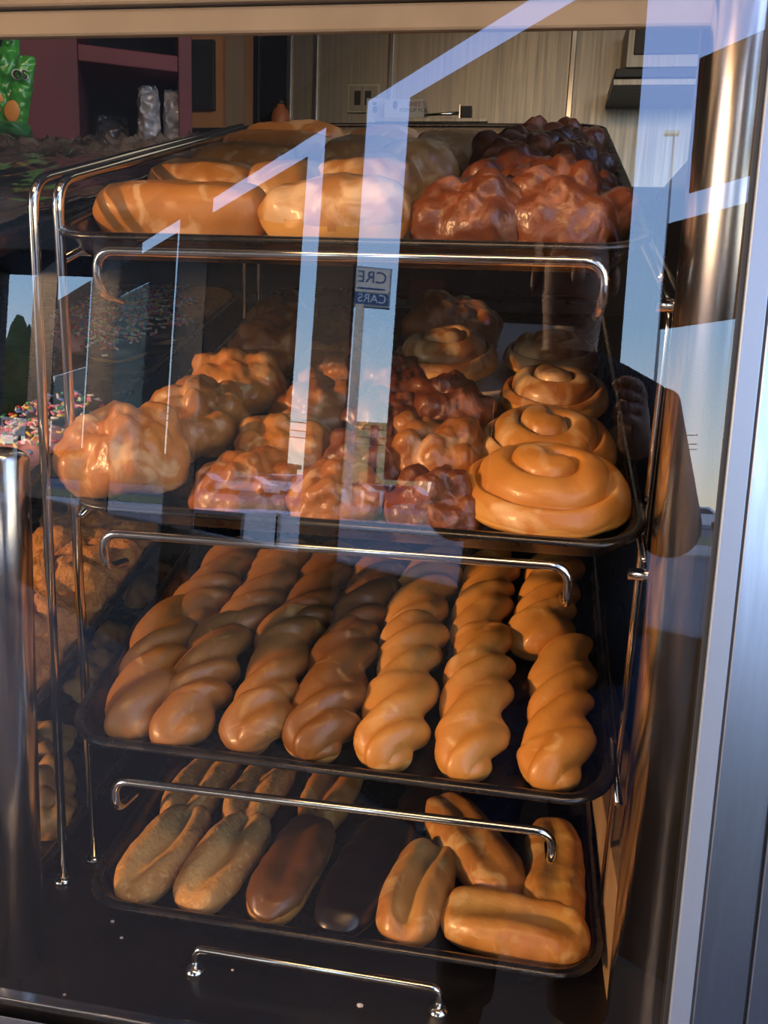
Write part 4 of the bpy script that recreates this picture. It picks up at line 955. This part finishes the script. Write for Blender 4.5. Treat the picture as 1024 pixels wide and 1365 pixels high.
def tube_cloth(name, rows, m):
    b = MB()
    for pts, r in rows: b.tube(bend_path(pts, .03, 4) if len(pts) > 2 else pts, r, 20)
    return b.build(name, M[m], pe)
def loft_cloth(name, secs, m):              # (z, y, half width, half depth)
    P_ = np.zeros((len(secs), 32, 3)); th = np.linspace(0, 2*PI, 32, endpoint=False)
    for i, (z, y, w, d) in enumerate(secs): P_[i, :, 0] = np.sign(np.cos(th))*abs(np.cos(th))**.8*w; P_[i, :, 1] = y+np.sin(th)*d; P_[i, :, 2] = z
    V, Fc = ringloft(P_); o = mo(name, V, Fc, M[m], pe); return o
jk = loft_cloth('jacket', [(.82, -.03, .20, .14), (.95, -.03, .195, .14), (1.1, -.03, .185, .13), (1.25, -.02, .20, .14), (1.36, -.015, .215, .13), (1.42, -.01, .19, .105), (1.455, -.005, .12, .085), (1.475, 0, .075, .070)], 'cloth_dark')
for s in (-1, 1):
    b = MB(); b.tube(bend_path([(s*.17, -.02, 1.385), (s*.20, .135, 1.125), (s*.09, .44, 1.26)], .05, 8), [.075]*2+[.062]*4+[.055]*3+[.045]*1 if False else .058, 20); b.build('sleeve', M['cloth_dark'], jk)
    b = MB(); b.tube([(s*.09, -.03, .90), (s*.11, 0, .49), (s*.118, -.025, .10)], [.115, .080, .062], 20); b.build('trouser_leg', M['cloth_jean'], pe)
    b = MB(); b.tube([(s*.122, -.06, .05), (s*.14, .06, .05), (s*.152, .17, .038)], [.050, .050, .036], 16); b.build('shoe', M['black_paint'], pe)
V, Fc = ico(4); V = V*np.array([.083, .102, .092])+np.array([0, .002, 1.685]); keep = [f for f in Fc if not (V[list(f)].mean(0)[1] > .055 and V[list(f)].mean(0)[2] < 1.712)]; mo('hair', V, keep, M['hair'], pe)
for s in (-1, 1):
    V, Fc = ico(2); mo('eye', V*np.array([.012, .008, .008])+np.array([s*.031, .112, 1.640]), Fc, M['white_paint'], pe); mo('ear', V*np.array([.010, .020, .032])+np.array([s*.078, .02, 1.625]), Fc, M['skin'], pe)
V, Fc = ico(2); mo('nose', V*np.array([.014, .020, .026])+np.array([0, .118, 1.612]), Fc, M['skin'], pe); mo('mouth', V*np.array([.024, .008, .006])+np.array([0, .108, 1.572]), Fc, M['news_brown'], pe)
b = MB(); b.box(-.036, .036, -.034, -.024, ZC-.110, ZC+.030, 0, .004); ph = b.build('phone', M['black_paint'], None, False); tag(ph, 'black phone held up by the person, mirrored dimly in the glass', 'phone')

# ================================================================== light
w = bpy.data.worlds.new('sky'); SC.world = w; w.use_nodes = True
N, L = w.node_tree.nodes, w.node_tree.links; bg = N['Background']
tc = N.new('ShaderNodeTexCoord'); sp = N.new('ShaderNodeSeparateXYZ'); cr = N.new('ShaderNodeValToRGB'); L.new(tc.outputs['Generated'], sp.inputs[0]); L.new(sp.outputs['Z'], cr.inputs['Fac'])
el = cr.color_ramp.elements; el[0].position = 0.0; el[0].color = (.86, .80, .66, 1); el[1].position = 1.0; el[1].color = (.20, .36, .82, 1)
for p, c in ((.07, (.70, .78, .84, 1)), (.20, (.36, .58, .86, 1)), (.45, (.29, .45, .92, 1))):
    e = el.new(p); e.color = c
L.new(cr.outputs['Color'], bg.inputs['Color']); bg.inputs['Strength'].default_value = SKY
def lamp(name, kind, loc, energy, color, size=None, target=None, spread=None, sy=None):
    l = bpy.data.lights.new(name, kind); l.energy = energy; l.color = color
    if kind == 'AREA': l.size = size; l.shape = 'RECTANGLE'; l.size_y = sy or size
    o = bpy.data.objects.new(name, l); COL.objects.link(o); o.location = loc
    if target is not None: o.rotation_euler = (Vector(target)-Vector(loc)).to_track_quat('-Z', 'Y').to_euler()
    return o
s = lamp('sun', 'SUN', (0, 20, 20), SUN, (1, .60, .28)); s.data.angle = math.radians(1.6)
sd = np.array([-math.sin(SAZ)*math.cos(SEL), -math.cos(SAZ)*math.cos(SEL), math.sin(SEL)])
s.rotation_euler = Vector(-sd).to_track_quat('-Z', 'Y').to_euler()
lamp('fill_lamp', 'AREA', (.3, 2.2, 2.58), LAMP_BACK, (1, .90, .72), 1.2, (.3, 2.2, 0), sy=.4)  # unseen lamp added to light the back of the shop
lamp('fill_lamp', 'AREA', (-.1, -.45, 2.7), LAMP_FRONT, (1, .66, .36), 1.2, (-.1, .3, .6), sy=.5)  # warm fill added for the pastries, no such lamp is seen

cam = bpy.data.cameras.new('camera'); co = bpy.data.objects.new('camera', cam); COL.objects.link(co)
cam.sensor_fit = 'VERTICAL'; cam.sensor_height = 24; cam.lens = 24*F_/H_; cam.clip_start = .02; cam.clip_end = 500
r, u, f = AX
co.matrix_world = Matrix(((r[0], u[0], -f[0], 0), (r[1], u[1], -f[1], 0), (r[2], u[2], -f[2], ZC), (0, 0, 0, 1)))
SC.camera = co
SC.view_settings.view_transform = 'Standard'; SC.view_settings.look = 'None'; SC.view_settings.gamma = 1; SC.view_settings.use_curve_mapping = False
SC.view_settings.exposure = EXPOSURE
